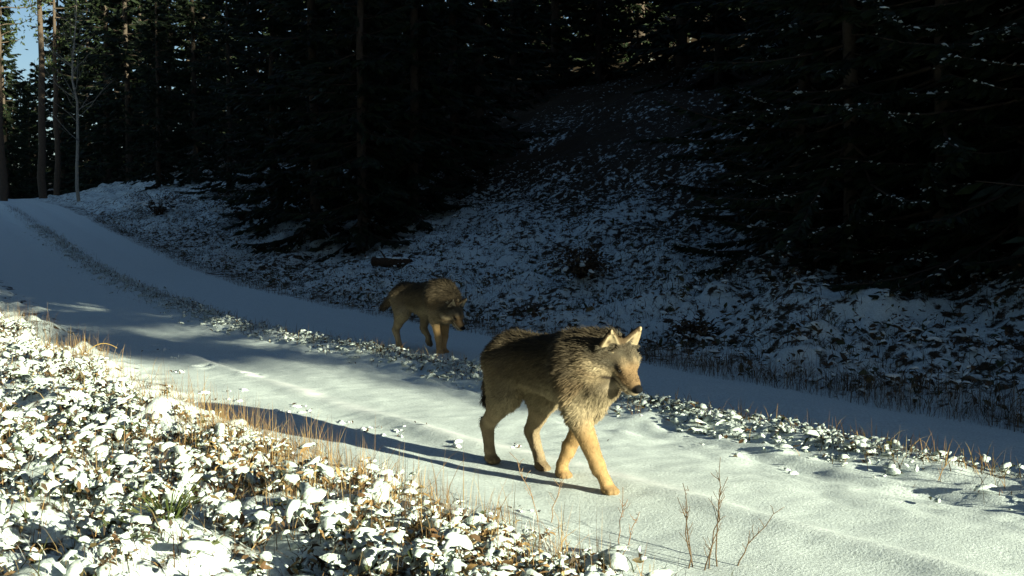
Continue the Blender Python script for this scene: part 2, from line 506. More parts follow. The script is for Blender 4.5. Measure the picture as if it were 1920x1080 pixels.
# leaves beneath and beside each patch
for k in range(2):
    o = rng.normal(0, 1, (n, 3)) * size[:, None] * np.array([0.75, 0.75, 0.15])
    ln = np.minimum((size * 1.1 + 0.012) * (0.9 + 0.7 * rng.random(n)), 0.042)
    leaves(a_leaf, P + o - np.array([0, 0, 0.003]) - np.array([0, 0, 1.0]) * (size * 0.35 * k)[:, None], ln, ln * (0.32 + 0.25 * rng.random(n)), yaw + rng.normal(0, 0.9, n), tilt + np.abs(rng.normal(0, 0.45, n)), tdir + rng.normal(0, 0.6, n), np.where((rng.random(n) < 0.75 * np.exp(-((s - 4.3) / 1.5) ** 2) * sstep(-4.5, -3.9, d))[:, None], pick(GOLD, n) * 0.85, pick(OLIVE + BROWN, n)))
# narrow leaves and sprigs standing up through the snow
q = rng.random(n) < 0.75; m = int(q.sum())
ln = 0.018 + 0.03 * rng.random(m)
zone = (rng.random(m) < 0.10 + 0.7 * np.exp(-((s[q] - 4.3) / 1.5) ** 2) * sstep(-4.5, -3.9, d[q]))[:, None]
leaves(a_leaf, P[q] + rng.normal(0, 1, (m, 3)) * np.array([0.02, 0.02, 0.004]) + np.array([0, 0, 0.006]), ln, ln * (0.2 + 0.2 * rng.random(m)), rng.random(m) * 6.283, 0.4 + rng.random(m) * 0.9, rng.random(m) * 6.283, np.where(zone, pick(GOLD, m) * 0.8, pick(OLIVE + BROWN, m)))
Pb = gpts(s, d)
blades(a_st, Pb - np.array([0, 0, 0.01]), lift + 0.02, rng.random(n) * 0.3, rng.random(n) * 6.283, np.full(n, 0.0012), pick(BROWN, n), pick(BROWN, n))
# short bent grass through the snow, some blades carrying frost
m = 9000
ss = 2.2 + 14 * rng.random(m) ** 1.4
dd = verge_edge(ss) - (rng.random(m) ** 1.2) * 2.1 + 0.02
c = pick(GOLD + BROWN + OLIVE[:1], m)
fr = (rng.random(m) < 0.22)[:, None]
c = np.where(fr, np.array([[0.62, 0.62, 0.58]]), c)
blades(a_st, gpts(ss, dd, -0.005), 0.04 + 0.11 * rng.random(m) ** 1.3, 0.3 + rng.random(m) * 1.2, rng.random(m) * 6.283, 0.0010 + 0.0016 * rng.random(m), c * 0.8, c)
o = link('verge_snow', a_snow.mesh('verge_snow'), M_THIN)
tag(o, 'fresh snow caught on the low plants of the sunlit near verge', 'snow', kind='stuff')
o = link('verge_leaves', a_leaf.mesh('verge_leaves'), M_LEAF)
tag(o, 'olive and brown leaves of low plants under snow on the near verge', 'ground cover', kind='stuff')

# dry stalks, thick in the golden patch along the verge
cent = [(3.5, -3.62, 0.45, 0.16, 420), (4.4, -3.72, 0.5, 0.2, 900), (5.4, -3.80, 0.5, 0.18, 800), (6.3, -3.86, 0.5, 0.16, 380), (7.8, -4.0, 0.8, 0.14, 300), (9.5, -4.1, 0.9, 0.16, 600), (12.5, -4.3, 1.6, 0.2, 800), (4.8, -4.35, 1.2, 0.35, 420), (2.9, -3.45, 0.35, 0.12, 170)]
for (cs_, cd_, ws, wd_, m) in cent:
    m = int(m * 1.15)
    ss = rng.normal(cs_, ws, m); dd = rng.normal(cd_, wd_, m)
    # stalks stand in bunches
    bs = np.round(ss / 0.16) * 0.16; bd = np.round(dd / 0.12) * 0.12
    g = (rng.random(m) < 0.6)
    ss = np.where(g, bs + 0.05 * np.sin(bd * 90) + rng.normal(0, 0.018, m), ss); dd = np.where(g, bd + 0.04 * np.sin(bs * 70) + rng.normal(0, 0.018, m), dd)
    ok = dd < verge_edge(ss) + 0.10
    ss, dd = ss[ok], dd[ok]; m = len(ss)
    P = gpts(ss, dd, -0.01)
    hh = 0.06 + 0.22 * rng.random(m) ** 2.0
    blades(a_st, P, hh, rng.random(m) ** 2 * 0.55, rng.random(m) * 6.283, 0.0007 + 0.0010 * rng.random(m), pick(GOLD + BROWN[:2], m), pick(GOLD, m))
o = link('verge_stalks', a_st.mesh('verge_stalks'), M_GRASS)
tag(o, 'golden dry grass stalks and brown stems standing along the near verge', 'dry grass', kind='stuff')

# ------------------------------------------------------------------ strip between the wheel tracks
a_snow, a_gr, a_leaf = Acc(), Acc(), Acc()
n = 8000
s = 2.2 + 32 * rng.random(n) ** 1.7
d = strip_d(s) + rng.normal(0, 0.15, n)
keep = fbm(s * 3.2, d * 3.2, 71) + 0.3 * rng.random(n) > 0.58
s, d = s[keep], d[keep]; n = len(s)
size = 0.008 + 0.030 * rng.random(n) ** 3.0
P = gpts(s, d, 0.002); P[:, 2] += rng.random(n) ** 2 * 0.05
yaw = rng.random(n) * 6.283
pillows(a_snow, P, size, 0.35 + 0.6 * rng.random(n), size * (0.22 + 0.3 * rng.random(n)), yaw, np.abs(rng.normal(0, 0.4, n)), rng.random(n) * 6.283, 9, 0.5)
leaves(a_leaf, P + rng.normal(0, 1, (n, 3)) * size[:, None] * np.array([0.9, 0.9, 0.1]), size * 1.5, size * 0.8, yaw, np.abs(rng.normal(0.2, 0.4, n)), yaw, pick(OLIVE + BROWN, n))
n = 9000
s = 2.2 + 40 * rng.random(n) ** 1.6
d = strip_d(s) + 0.03 + rng.normal(0, 0.14, n)
keep = fbm(s * 2.5, d * 5, 72) + 0.25 * rng.random(n) > 0.57
s, d = s[keep], d[keep]; n = len(s)
dark = sstep(9, 12, s)[:, None]  # shade painted into the grass colour along the far, shaded stretch
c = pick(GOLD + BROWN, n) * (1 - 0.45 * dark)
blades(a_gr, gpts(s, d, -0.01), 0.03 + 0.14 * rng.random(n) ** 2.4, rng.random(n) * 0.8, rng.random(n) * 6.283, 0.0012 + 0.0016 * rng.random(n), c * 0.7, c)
o = link('strip_snow', a_snow.mesh('strip_snow'), M_THIN); tag(o, 'small snow lumps on the grassy strip between the wheel tracks', 'snow', kind='stuff')
o = link('strip_leaves', a_leaf.mesh('strip_leaves'), M_LEAF); tag(o, 'small brown leaves on the strip between the wheel tracks', 'ground cover', kind='stuff')
o = link('strip_grass', a_gr.mesh('strip_grass'), M_GRASS); tag(o, 'short dry grass tufts on the strip between the wheel tracks', 'grass', kind='stuff')

# ------------------------------------------------------------------ far bank: grass fringe, heather, brambles with snow
a_snow, a_gr, a_leaf = Acc(), Acc(), Acc()
n = 20000                                               # upright fringe along the far edge of the track
s = 2.5 + 34 * rng.random(n) ** 1.5
d = 0.05 + np.abs(rng.normal(0, 0.38, n)) + 0.10 * (fbm(s * 1.3, s * 0, 81) - 0.5)
keep = fbm(s * 1.8, d * 3, 82) + 0.3 * rng.random(n) > 0.55
s, d = s[keep], d[keep]; n = len(s)
tall = np.interp(s, [2, 7, 12, 30], [1.0, 0.85, 0.5, 0.4])
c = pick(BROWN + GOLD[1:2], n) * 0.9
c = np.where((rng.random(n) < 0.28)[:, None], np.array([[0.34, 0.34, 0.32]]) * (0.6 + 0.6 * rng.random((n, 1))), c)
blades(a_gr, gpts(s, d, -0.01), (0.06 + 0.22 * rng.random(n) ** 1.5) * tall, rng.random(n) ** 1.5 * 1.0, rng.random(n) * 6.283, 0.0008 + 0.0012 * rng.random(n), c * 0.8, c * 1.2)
n = 26000                                               # tufts over the bank
s = 2.5 + 36 * rng.random(n) ** 1.3
d = 0.3 + 7.5 * rng.random(n) ** 1.2
keep = fbm(s * 1.5, d * 1.5, 83) + 0.25 * rng.random(n) > 0.53
s, d = s[keep], d[keep]; n = len(s)
for k in range(2):
    ss = s + rng.normal(0, 0.05, n); dd = d + rng.normal(0, 0.05, n)
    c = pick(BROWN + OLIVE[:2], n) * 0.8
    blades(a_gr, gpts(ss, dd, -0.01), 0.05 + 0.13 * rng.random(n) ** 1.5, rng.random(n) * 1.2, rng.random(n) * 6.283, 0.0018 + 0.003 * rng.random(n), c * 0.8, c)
n = 24000
s = 2.5 + 36 * rng.random(n) ** 1.3
d = 0.25 + 8.5 * rng.random(n) ** 1.1
keep = fbm(s * 1.2, d * 1.2, 84) + 0.3 * rng.random(n) > 0.55
s, d = s[keep], d[keep]; n = len(s)
size = 0.014 + 0.04 * rng.random(n) ** 2.2
P = gpts(s, d); P[:, 2] += rng.random(n) ** 1.7 * 0.15
yaw = rng.random(n) * 6.283
sn = rng.random(n) < 0.42
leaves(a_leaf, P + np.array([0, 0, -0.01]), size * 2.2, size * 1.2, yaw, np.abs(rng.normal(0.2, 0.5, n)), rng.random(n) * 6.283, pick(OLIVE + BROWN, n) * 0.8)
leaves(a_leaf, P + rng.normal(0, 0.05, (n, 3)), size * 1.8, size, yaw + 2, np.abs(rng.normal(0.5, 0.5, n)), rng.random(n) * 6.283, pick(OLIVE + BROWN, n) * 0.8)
pillows(a_snow, P[sn], size[sn], 0.4 + 0.5 * rng.random(sn.sum()), size[sn] * (0.2 + 0.25 * rng.random(sn.sum())), yaw[sn], np.abs(rng.normal(0, 0.3, sn.sum())), rng.random(sn.sum()) * 6.283, 7, 0.5)
o = link('bank_snow', a_snow.mesh('bank_snow'), M_SNOW); tag(o, 'snow caught on the low plants of the shaded far bank', 'snow', kind='stuff')
o = link('bank_leaves', a_leaf.mesh('bank_leaves'), M_LEAF); tag(o, 'dark leaves of low plants covering the shaded far bank', 'ground cover', kind='stuff')
o = link('bank_grass', a_gr.mesh('bank_grass'), M_GRASS); tag(o, 'withered grass fringe and tufts on the shaded far bank', 'grass', kind='stuff')

# snow clods kicked onto the near track
a = Acc()
cl = [(380, 742), (425, 752), (445, 735), (402, 768), (520, 775), (560, 762), (575, 772), (640, 790), (690, 800), (740, 812), (752, 806), (860, 838), (960, 840), (330, 672), (300, 660), (1085, 830), (330, 700), (850, 970), (975, 962)]
px = []
for (u, v) in cl:
    yy = 2285.0 / (v - 430.0); px.append(((u - 960) / 2059.0 * yy, yy))
px = np.array(px)
px = np.concatenate([px + rng.normal(0, 0.035, px.shape) for k in range(3)])
n = len(px)
P = np.stack([px[:, 0], px[:, 1], ground_z(px[:, 0], px[:, 1]) + 0.003], -1)
size = 0.008 + 0.022 * rng.random(n) ** 2
pillows(a, P, size, 0.4 + 0.6 * rng.random(n), size * (0.3 + 0.3 * rng.random(n)), rng.random(n) * 6.283, np.abs(rng.normal(0, 0.2, n)), rng.random(n) * 6.283, 9, 0.5)
o = link('snow_crumbs', a.mesh('snow_crumbs'), M_SNOW); tag(o, 'loose crumbs of snow kicked up on the near wheel track', 'snow', kind='stuff')

# dark scraps of bark and leaf lying on the near track
a = Acc(); m = 60
px2 = px[rng.integers(0, len(px), m)] + rng.normal(0, 0.05, (m, 2))
P = np.stack([px2[:, 0], px2[:, 1], ground_z(px2[:, 0], px2[:, 1]) + 0.008], -1)
ln = 0.014 + 0.022 * rng.random(m)
leaves(a, P, ln, ln * 0.5, rng.random(m) * 6.283, 0.3 + rng.random(m) * 0.8, rng.random(m) * 6.283, pick(BROWN[:3], m) * 0.7)
o = link('leaf_scraps', a.mesh('leaf_scraps'), M_LEAF); tag(o, 'dark scraps of leaf scattered on the near wheel track', 'leaf litter', kind='stuff')
# ------------------------------------------------------------------ trees
def spruce(seed, H, L, h0, step, nspray, spray, snow_amt=0.0, trunk_r=None):
    """returns (trunk mesh, crown mesh, snow mesh or None) of a spruce standing at the origin"""
    r = np.random.default_rng(seed)
    tr, cr, sn = Acc(), Acc(), Acc()
    R0 = trunk_r or H * 0.011
    zs = np.linspace(-0.3, H, 12)
    bend = np.cumsum(r.normal(0, 0.02, (12, 2)), 0)
    tp = np.stack([bend[:, 0], bend[:, 1], zs], -1)
    tube(tr, tp, R0 * (1 - np.clip(zs, 0, H) / H) ** 0.8 + 0.012, 9, (0.075, 0.058, 0.045))
    tp_at = lambda h: np.array([np.interp(h, zs, tp[:, 0]), np.interp(h, zs, tp[:, 1]), h])
    h = h0
    while h < H * 0.985:
        f = (h - h0) / (H - h0)
        k = r.integers(4, 7) if f < 0.93 else 3
        a0 = r.random() * 6.283
        for i in range(k):
            az = a0 + i * 6.283 / k + r.normal(0, 0.25)
            ln = L * (1 - f) ** 0.75 * (0.45 + 0.7 * r.random()) + 0.12
            slope = 0.30 - 0.75 * (1 - f) + r.normal(0, 0.22)
            t = np.linspace(0, 1, 6)
            hor = ln * t
            zz = ln * (slope * t + 0.30 * t ** 2 * (1 - f) - 0.15 * t * (1 - f))
            base = tp_at(h + r.normal(0, step * 0.25))
            bp = base + np.stack([np.cos(az) * hor, np.sin(az) * hor, zz], -1)
            bp[:, :2] += np.cumsum(r.normal(0, 0.02 * ln, (6, 2)), 0)
            tube(tr, bp, np.linspace(0.018, 0.004, 6) * (0.5 + ln / L), 4, (0.06, 0.045, 0.035), False)
            m = int(nspray * (0.35 + 0.65 * ln / L))
            tt = 0.12 + 0.88 * r.random(m) ** 0.75
            pc = np.stack([np.interp(tt, t, bp[:, j]) for j in range(3)], -1)
            side = np.where(r.random(m) < 0.5, -1, 1)
            ang = az + side * (0.35 + 0.75 * r.random(m)) * (1.15 - 0.5 * tt)
            drop = -0.25 - 0.55 * r.random(m) + 0.3 * tt
            sl_ = spray * (0.6 + 0.8 * r.random(m)) * (1.25 - 0.7 * tt)
            dr = np.stack([np.cos(ang), np.sin(ang), drop], -1); dr /= np.linalg.norm(dr, axis=1)[:, None]
            wv = np.cross(dr, np.array([0, 0, 1.0])) + r.normal(0, 0.35, (m, 3)); wv /= np.linalg.norm(wv, axis=1)[:, None]
            w = sl_ * (0.10 + 0.06 * r.random(m))
            # one side twig = spine with three needle tufts
            a_, b_, c_ = pc, pc + dr * sl_[:, None] * 0.5, pc + dr * sl_[:, None]
            up = np.array([0, 0, 0.10]) * sl_[:, None]
            V = np.stack([a_, b_ - wv * w[:, None] * 1.5 - up, b_ + up * 0.6 + dr * sl_[:, None] * 0.12, b_ + wv * w[:, None] * 1.5 - up, c_ - up], 1)
            F = np.array([(0, 1, 2), (0, 2, 3), (1, 4, 2), (2, 4, 3)])
            off = (np.arange(m) * 5)[:, None, None]
            g = np.array([(0.015, 0.024, 0.010), (0.021, 0.032, 0.012), (0.012, 0.019, 0.010)])[r.integers(0, 3, m)] * (0.8 + 0.5 * r.random((m, 1)))
            cr.add(V.reshape(-1, 3), (F[None] + off).reshape(-1, 3), np.repeat(g, 5, 0))
            if snow_amt > 0 and r.random() < snow_amt:
                q = int(r.integers(12, 26))
                t0 = 0.30 + 0.35 * r.random()
                ts = np.clip(t0 + (0.2 + 0.35 * r.random()) * r.random(q), 0, 1)
                ps = np.stack([np.interp(ts, t, bp[:, j]) for j in range(3)], -1)
                sd2 = r.normal(0, 0.075, q)
                ps += np.stack([-np.sin(az) * sd2, np.cos(az) * sd2, 0.012 - 0.35 * np.abs(sd2)], -1)
                sz = 0.010 + 0.030 * r.random(q) ** 2
                pillows(sn, ps, sz, 0.3 + 0.5 * r.random(q), sz * 0.35, r.random(q) * 6.283, 0.2 + 0.4 * r.random(q), r.random(q) * 6.283, 6, 0.5)
        h += step * (0.75 + 0.5 * r.random())
    nm = 'spruce%d' % seed
    return (tr.mesh(nm + '_trunk'), cr.mesh(nm + '_crown', False), sn.mesh(nm + '_snow') if sn.n else None)

def pine(seed, H, h0, L):
    """tall pine: bare trunk, tufted crown"""
    r = np.random.default_rng(seed)
    tr, cr = Acc(), Acc()
    zs = np.linspace(-0.3, H, 14)
    bend = np.cumsum(r.normal(0, 0.05, (14, 2)), 0)
    tp = np.stack([bend[:, 0], bend[:, 1], zs], -1)
    hh = np.clip(zs / H, 0, 1)[:, None]
    tube(tr, tp, 0.011 * H * (1 - 0.85 * hh[:, 0]), 9, (0.085, 0.062, 0.045))
    for b_ in range(int((H - h0) * 6)):
        h = h0 + (H - h0) * r.random() ** 0.9
        f = (h - h0) / (H - h0)
        az = r.random() * 6.283
        ln = L * (0.35 + 0.65 * math.sin(math.pi * (0.12 + 0.83 * f))) * (0.6 + 0.6 * r.random())
        t = np.linspace(0, 1, 6)
        base = np.array([np.interp(h, zs, tp[:, 0]), np.interp(h, zs, tp[:, 1]), h])
        bp = base + np.stack([np.cos(az) * ln * t, np.sin(az) * ln * t, ln * (0.15 * t + 0.25 * t ** 2)], -1)
        bp += np.cumsum(r.normal(0, 0.03 * ln, (6, 3)), 0)
        tube(tr, bp, np.linspace(0.03, 0.006, 6), 4, (0.10, 0.075, 0.055), False)
        m = 46
        tt = 0.3 + 0.7 * r.random(m)
        pc = np.stack([np.interp(tt, t, bp[:, j]) for j in range(3)], -1) + r.normal(0, 0.14, (m, 3))
        dr = r.normal(0, 1, (m, 3)); dr[:, 2] += 0.5; dr /= np.linalg.norm(dr, axis=1)[:, None]
        wv = np.cross(dr, r.normal(0, 1, (m, 3))); wv /= np.linalg.norm(wv, axis=1)[:, None]
        l2 = 0.10 + 0.14 * r.random(m)
        V = np.stack([pc, pc + dr * l2[:, None] * 0.6 - wv * l2[:, None] * 0.22, pc + dr * l2[:, None], pc + dr * l2[:, None] * 0.6 + wv * l2[:, None] * 0.22], 1)
        off = (np.arange(m) * 4)[:, None, None]
        g = np.array([(0.045, 0.065, 0.022), (0.06, 0.08, 0.025), (0.035, 0.05, 0.02)])[r.integers(0, 3, m)]
        cr.add(V.reshape(-1, 3), (np.array([(0, 1, 2, 3)])[None] + off).reshape(-1, 4), np.repeat(g, 4, 0))
    return tr.mesh('pine%d_trunk' % seed), cr.mesh('pine%d_crown' % seed, False), None

def bare_tree(seed, H, lean=0.0, r0=0.05, colr=(0.30, 0.27, 0.22), twigs=26):
    """leafless young broadleaf tree: pale trunk, limbs forking into twigs"""
    r = np.random.default_rng(seed)
    tr, cr = Acc(), Acc()
    zs = np.linspace(-0.2, H, 12)
    bend = np.cumsum(r.normal(0, 0.05, (12, 2)), 0); bend[:, 0] += lean * zs
    tp = np.stack([bend[:, 0], bend[:, 1], zs], -1)
    tube(tr, tp, r0 * (1 - 0.9 * np.clip(zs, 0, H) / H), 7, colr)
    for k in range(twigs):
        h = H * (0.25 + 0.7 * r.random())
        az = r.random() * 6.283; ln = H * 0.20 * (1.15 - h / H) + 0.25
        t = np.linspace(0, 1, 6)
        base = np.array([np.interp(h, zs, tp[:, 0]), np.interp(h, zs, tp[:, 1]), h])
        bp = base + np.stack([np.cos(az) * ln * t, np.sin(az) * ln * t, ln * (0.6 * t + 0.35 * t ** 2)], -1)
        bp += np.cumsum(r.normal(0, 0.03 * ln, (6, 3)), 0)
        tube(cr, bp, np.linspace(r0 * 0.3, 0.003, 6), 4, np.array(colr) * 0.7, False)
        for j in range(4):
            q = bp[r.integers(1, 5)]
            a2 = az + r.normal(0, 0.9)
            l2 = ln * (0.25 + 0.35 * r.random())
            t3 = np.linspace(0, 1, 4)
            b2 = q + np.stack([np.cos(a2) * l2 * t3, np.sin(a2) * l2 * t3, l2 * 0.6 * t3], -1) + np.cumsum(r.normal(0, 0.02 * l2, (4, 3)), 0)
            tube(cr, b2, np.linspace(0.005, 0.002, 4), 3, np.array(colr) * 0.6, False)
    return tr.mesh('bare%d_trunk' % seed), cr.mesh('bare%d_crown' % seed), None

def plant_tree(name, kindmesh, x, y, label, group, scale=1.0, rz=0.0, cat='tree', crown='crown', sink=0.05):
    root = empty(name, (x, y, gz(x, y) - sink), rz)
    root.scale = (scale, scale, scale)
    tm, cm, sm = kindmesh
    link('trunk', tm, M_BARK, root)
    c = link(crown, cm, M_NEEDLE if crown == 'crown' else M_BARK, root)
    if sm is not None:
        tag(link('branch_snow', sm, M_SNOW, c), kind='stuff')
    tag(root, label, cat, group)
    return root

SP_NEAR = [spruce(101, 8.5, 2.1, 0.25, 0.26, 105, 0.22, 0.6), spruce(102, 9.5, 2.4, 0.3, 0.28, 110, 0.23, 0.55)]
SP_FAR = [spruce(103, 15, 2.7, 0.4, 0.42, 64, 0.40), spruce(104, 17, 3.0, 0.9, 0.5, 64, 0.44), spruce(107, 13, 2.4, 0.3, 0.42, 62, 0.38)]
SP_YOUNG = [spruce(105, 3.0, 1.0, 0.1, 0.17, 34, 0.2), spruce(106, 2.4, 0.8, 0.1, 0.16, 30, 0.18, 0.3)]
PINES = [pine(201, 17, 8.0, 2.2), pine(202, 15, 6.5, 2.0)]
BARE = [bare_tree(301, 9.0, 0.02, 0.075), bare_tree(302, 6.0, -0.03, 0.05)]

def uy(u, yy):
    return (u - 960) / 2059.0 * yy, yy

front = [(1500, 13.8, 0, 0.9), (1600, 12.4, 1, 0.85), (1765, 11.6, 0, 1.0), (1925, 10.8, 1, 0.9), (1515, 16.5, 1, 1.1), (1665, 15.5, 0, 1.2), (1830, 14.5, 1, 1.15), (1990, 13.5, 0, 1.1), (2120, 10.6, 1, 1.0)]
for i, (u, yy, k, scl) in enumerate(front):
    x, y = uy(u, yy)
    plant_tree('spruce_tree', SP_NEAR[k], x, y, 'dark spruce with snow dusted branches sweeping down to the top of the bank', 'snow dusted spruces on the bank', scl, i * 1.3)
left = [(590, 25, 0, 0.75), (680, 23, 2, 0.75), (775, 24.5, 2, 0.8), (850, 27, 0, 0.75), (515, 28, 2, 0.7), (635, 30, 2, 0.9), (730, 32, 0, 0.9), (900, 31, 1, 0.8)]
for i, (u, yy, k, scl) in enumerate(left):
    x, y = uy(u, yy)
    plant_tree('spruce_tree', SP_FAR[k], x, y, 'tall spruce in the black thicket above the bank behind the darker wolf', 'thicket spruces above the bank', scl, i * 2.1)
back = [(960, 37), (1040, 40), (1120, 38), (1200, 41), (1275, 36), (1345, 30), (1000, 46), (1090, 48), (1180, 50), (1290, 46), (1390, 40), (1450, 34), (430, 38), (370, 44), (470, 46), (560, 44), (660, 45), (760, 44), (850, 46), (920, 44), (1530, 30), (1650, 28), (1780, 27), (1900, 26), (1560, 40), (1720, 38), (1880, 36), (320, 52), (400, 56), (300, 44), (2005, 18.9), (1900, 20.4), (1850, 19.2)] + [(700 + 50 * q, 54 + (q * 37) % 17) for q in range(25)]
for i, (u, yy) in enumerate(back):
    x, y = uy(u, yy)
    plant_tree('spruce_tree', SP_FAR[i % 3], x, y, 'dark spruce deep in the shaded forest up the hillside', 'spruces of the forest up the hillside', (0.62 + 0.06 * (i % 4)) if (i < 30 and u < 900) else (0.8 if u < 1200 else 0.95), i * 1.7)
lf = [(245, 56, 0, 1.05), (205, 62, 1, 1.1), (270, 66, 2, 1.2), (170, 70, 0, 1.0), (120, 74, 1, 1.0), (60, 78, 2, 0.7), (15, 60, 0, 0.8), (-30, 64, 1, 0.9), (225, 80, 1, 1.2), (130, 88, 0, 1.0), (190, 92, 2, 1.2), (250, 90, 1, 1.1), (310, 84, 0, 1.1), (360, 78, 2, 1.1), (150, 82, 1, 0.9), (290, 70, 0, 1.0)] + [(-20 + 13 * q, 76 + (q * 29) % 22, q % 3, (0.70, 0.62, 0.82)[q % 3]) for q in range(9)] + [(385 + 34 * q, 74 + (q * 31) % 18, q % 3, 1.15) for q in range(10)]
for i, (u, yy, k, scl) in enumerate(lf):
    x, y = uy(u, yy)
    plant_tree('spruce_tree', SP_FAR[k], x, y, 'tall spruce with low sun on its crown beyond the far end of the track' if i < 3 else 'spruce standing in the shade beyond the far end of the track', 'sunlit spruces at the end of the track' if i < 3 else 'shaded spruces at the end of the track', scl, i * 1.1)
for i, (u, yy, k) in enumerate([(82, 50, 0), (8, 46, 1), (112, 58, 1)]):
    x, y = uy(u, yy)
    plant_tree('pine_tree', PINES[k], x, y, 'slender pine with bare lower trunk where the track leaves the forest view', 'slender pines at the end of the track', 1.0, i * 2.0)
x, y = uy(150, 44)
plant_tree('bare_tree', BARE[0], x, y, 'thin pale leafless tree lit against dark forest beside the far track end', None, 1.0, 0.4, crown='limbs')

# tall forest added out of view, on both sides of the track: it shades the far stretch and closes the sky in
r_ = random.Random(21)
k_ = 0
for (s_, d_) in [(q1, q2) for q1 in np.arange(-5.2, 12.5, 1.25) for q2 in (4.8, 7.0, 9.8, 13.0, 16.0, 19.5, 23.0)]:
    if True:
        ss = s_ + r_.uniform(-.5, .5); dd = d_ + r_.uniform(-.7, .7)
        x, y = to_xy(ss, dd)
        if x < 0.5 * max(y, 0.0) + 2.4: continue
        plant_tree('spruce_tree', SP_FAR[k_ % 3], x, y, 'unseen tall dense spruce added right of the bank to shade the track', 'added shade spruces right of the bank', 0.75 + 0.2 * r_.random(), k_ * 1.9)
        k_ += 1
for k_ in range(46):
    ss = -16 + 52 * r_.random(); dd = -8.5 - 9 * r_.random() ** 1.3
    x, y = to_xy(ss, dd)
    if x > -0.5 * y - 2.8 and y > -2: continue
    plant_tree('spruce_tree', SP_FAR[k_ % 3], x, y, 'unseen tall dense spruce added on the near side to close the sky in', 'added sky blocking spruces on the near side', 0.9 + 0.25 * r_.random(), k_ * 1.3)

# young spruces added beyond the right of the view, on the added cutting that shades the far wheel track
r_ = random.Random(11)
for i in range(16):
    s_ = -24 + 14 * r_.random(); d_ = 6.5 + 12 * r_.random()
    x, y = to_xy(s_, d_)
    if x > 0.5 * max(y, 0.01) + 1.0:
        plant_tree('spruce_tree', SP_YOUNG[i % 2], x, y, 'unseen young spruce added as a sun block on the added cutting', 'young spruces added on the cutting', 0.9 + 0.3 * r_.random(), i)

# unseen pines added on the cutting, crowns placed to throw soft shade streaks over the near track
def crown_pine(seed, H, cr_h, cr_r):
    r = np.random.default_rng(seed)
    tr, cr = Acc(), Acc()
    zs = np.linspace(-0.3, H - 0.2, 8)
    tube(tr, np.stack([0 * zs, 0 * zs, zs], -1), np.linspace(0.05, 0.03, 8), 7, (0.14, 0.10, 0.08))
    m = 3000
    q = r.normal(0, 1, (m, 3)); q /= np.linalg.norm(q, axis=1)[:, None]; q *= (r.random(m) ** 0.4)[:, None]
    pc = q * np.array([cr_r, cr_r, cr_h / 2]) + np.array([0, 0, H - cr_h / 2])
    dr = q + r.normal(0, 0.6, (m, 3)); dr /= np.linalg.norm(dr, axis=1)[:, None]
    wv = np.cross(dr, r.normal(0, 1, (m, 3))); wv /= np.linalg.norm(wv, axis=1)[:, None]
    V = np.stack([pc, pc + dr * 0.08 - wv * 0.03, pc + dr * 0.14, pc + dr * 0.08 + wv * 0.03], 1)
    cr.add(V.reshape(-1, 3), (np.array([(0, 1, 2, 3)])[None] + (np.arange(m) * 4)[:, None, None]).reshape(-1, 4), (0.045, 0.065, 0.025))
    return tr.mesh('crown_pine_trunk'), cr.mesh('crown_pine_crown', False), None
for (se_, de_, dc_, ch_, rr_, lb_) in [(10.9, -3.35, 14.0, 0.85, 0.75, 'unseen small pine added on the cutting to streak the track with shade'), (14.2, -3.1, 15.5, 0.8, 0.9, 'unseen broader pine added behind the small one to dapple the track')]:
    sc_ = se_ - 3.0 * (dc_ - de_)
    x, y = to_xy(sc_, dc_)
    top = (dc_ - de_) * TANP + ch_ / 2
    plant_tree('pine_tree', crown_pine(41, top - gz(x, y), ch_, rr_), x, y, lb_, None, sink=0.0)

# ------------------------------------------------------------------ single plants and dead wood
def bare_shrub(name, x, y, label, stems, seed, colr, r0=0.0028, parent_group=None):
    r = np.random.default_rng(seed)
    root = empty(name, (x, y, gz(x, y) - 0.01))
    for (dx, dy, h, lx, ly) in stems:
        a = Acc()
        t = np.linspace(0, 1, 8)
        p = np.stack([dx + lx * (0.4 * t + 0.6 * t ** 2), dy + ly * t, h * t], -1)
        p[1:-1] += r.normal(0, 0.007 * h / 0.4, (6, 3))
        tube(a, p, np.linspace(r0, 0.0010, 8), 5, colr)
        for k in range(7):
            t0 = 0.3 + 0.6 * r.random()
            q = np.array([np.interp(t0, t, p[:, j]) for j in range(3)])
            a2 = r.random() * 6.283; l2 = h * (0.16 + 0.2 * r.random()) * (1.2 - t0)
            t3 = np.linspace(0, 1, 5)
            b2 = q + np.stack([np.cos(a2) * l2 * 0.6 * t3, np.sin(a2) * l2 * 0.6 * t3, l2 * (0.9 * t3)], -1)
            b2[1:] += np.cumsum(r.normal(0, 0.003, (4, 3)), 0)
            tube(a, b2, np.linspace(r0 * 0.45, 0.0008, 5), 4, np.array(colr) * 1.1)
        link('stem', a.mesh('stem'), M_WOOD, root)
    tag(root, label, 'shrub', parent_group)
    return root
x, y = uy(1335, 3.62)
bare_shrub('bare_shrub', x, y, 'leafless twiggy shrub with thin upright stems at the edge of the sunlit track', [(0, 0, 0.32, 0.06, 0.0), (-0.05, 0.02, 0.24, -0.05, 0.03), (0.03, 0.01, 0.38, 0.01, 0.02), (0.09, 0.0, 0.22, 0.16, 0.0), (-0.02, -0.02, 0.18, 0.05, -0.03), (-0.07, 0.0, 0.30, -0.02, 0.0)], 5, (0.11, 0.075, 0.045))
x, y = uy(1010, 4.15)
bare_shrub('bare_sapling', x, y, 'thin leaning twig of a sapling standing before the hind legs of the sunlit wolf', [(0, 0, 0.28, -0.11, 0.0), (0.05, 0.03, 0.20, 0.06, 0.0)], 6, (0.24, 0.15, 0.08), 0.0020)
x, y = uy(1165, 3.9)
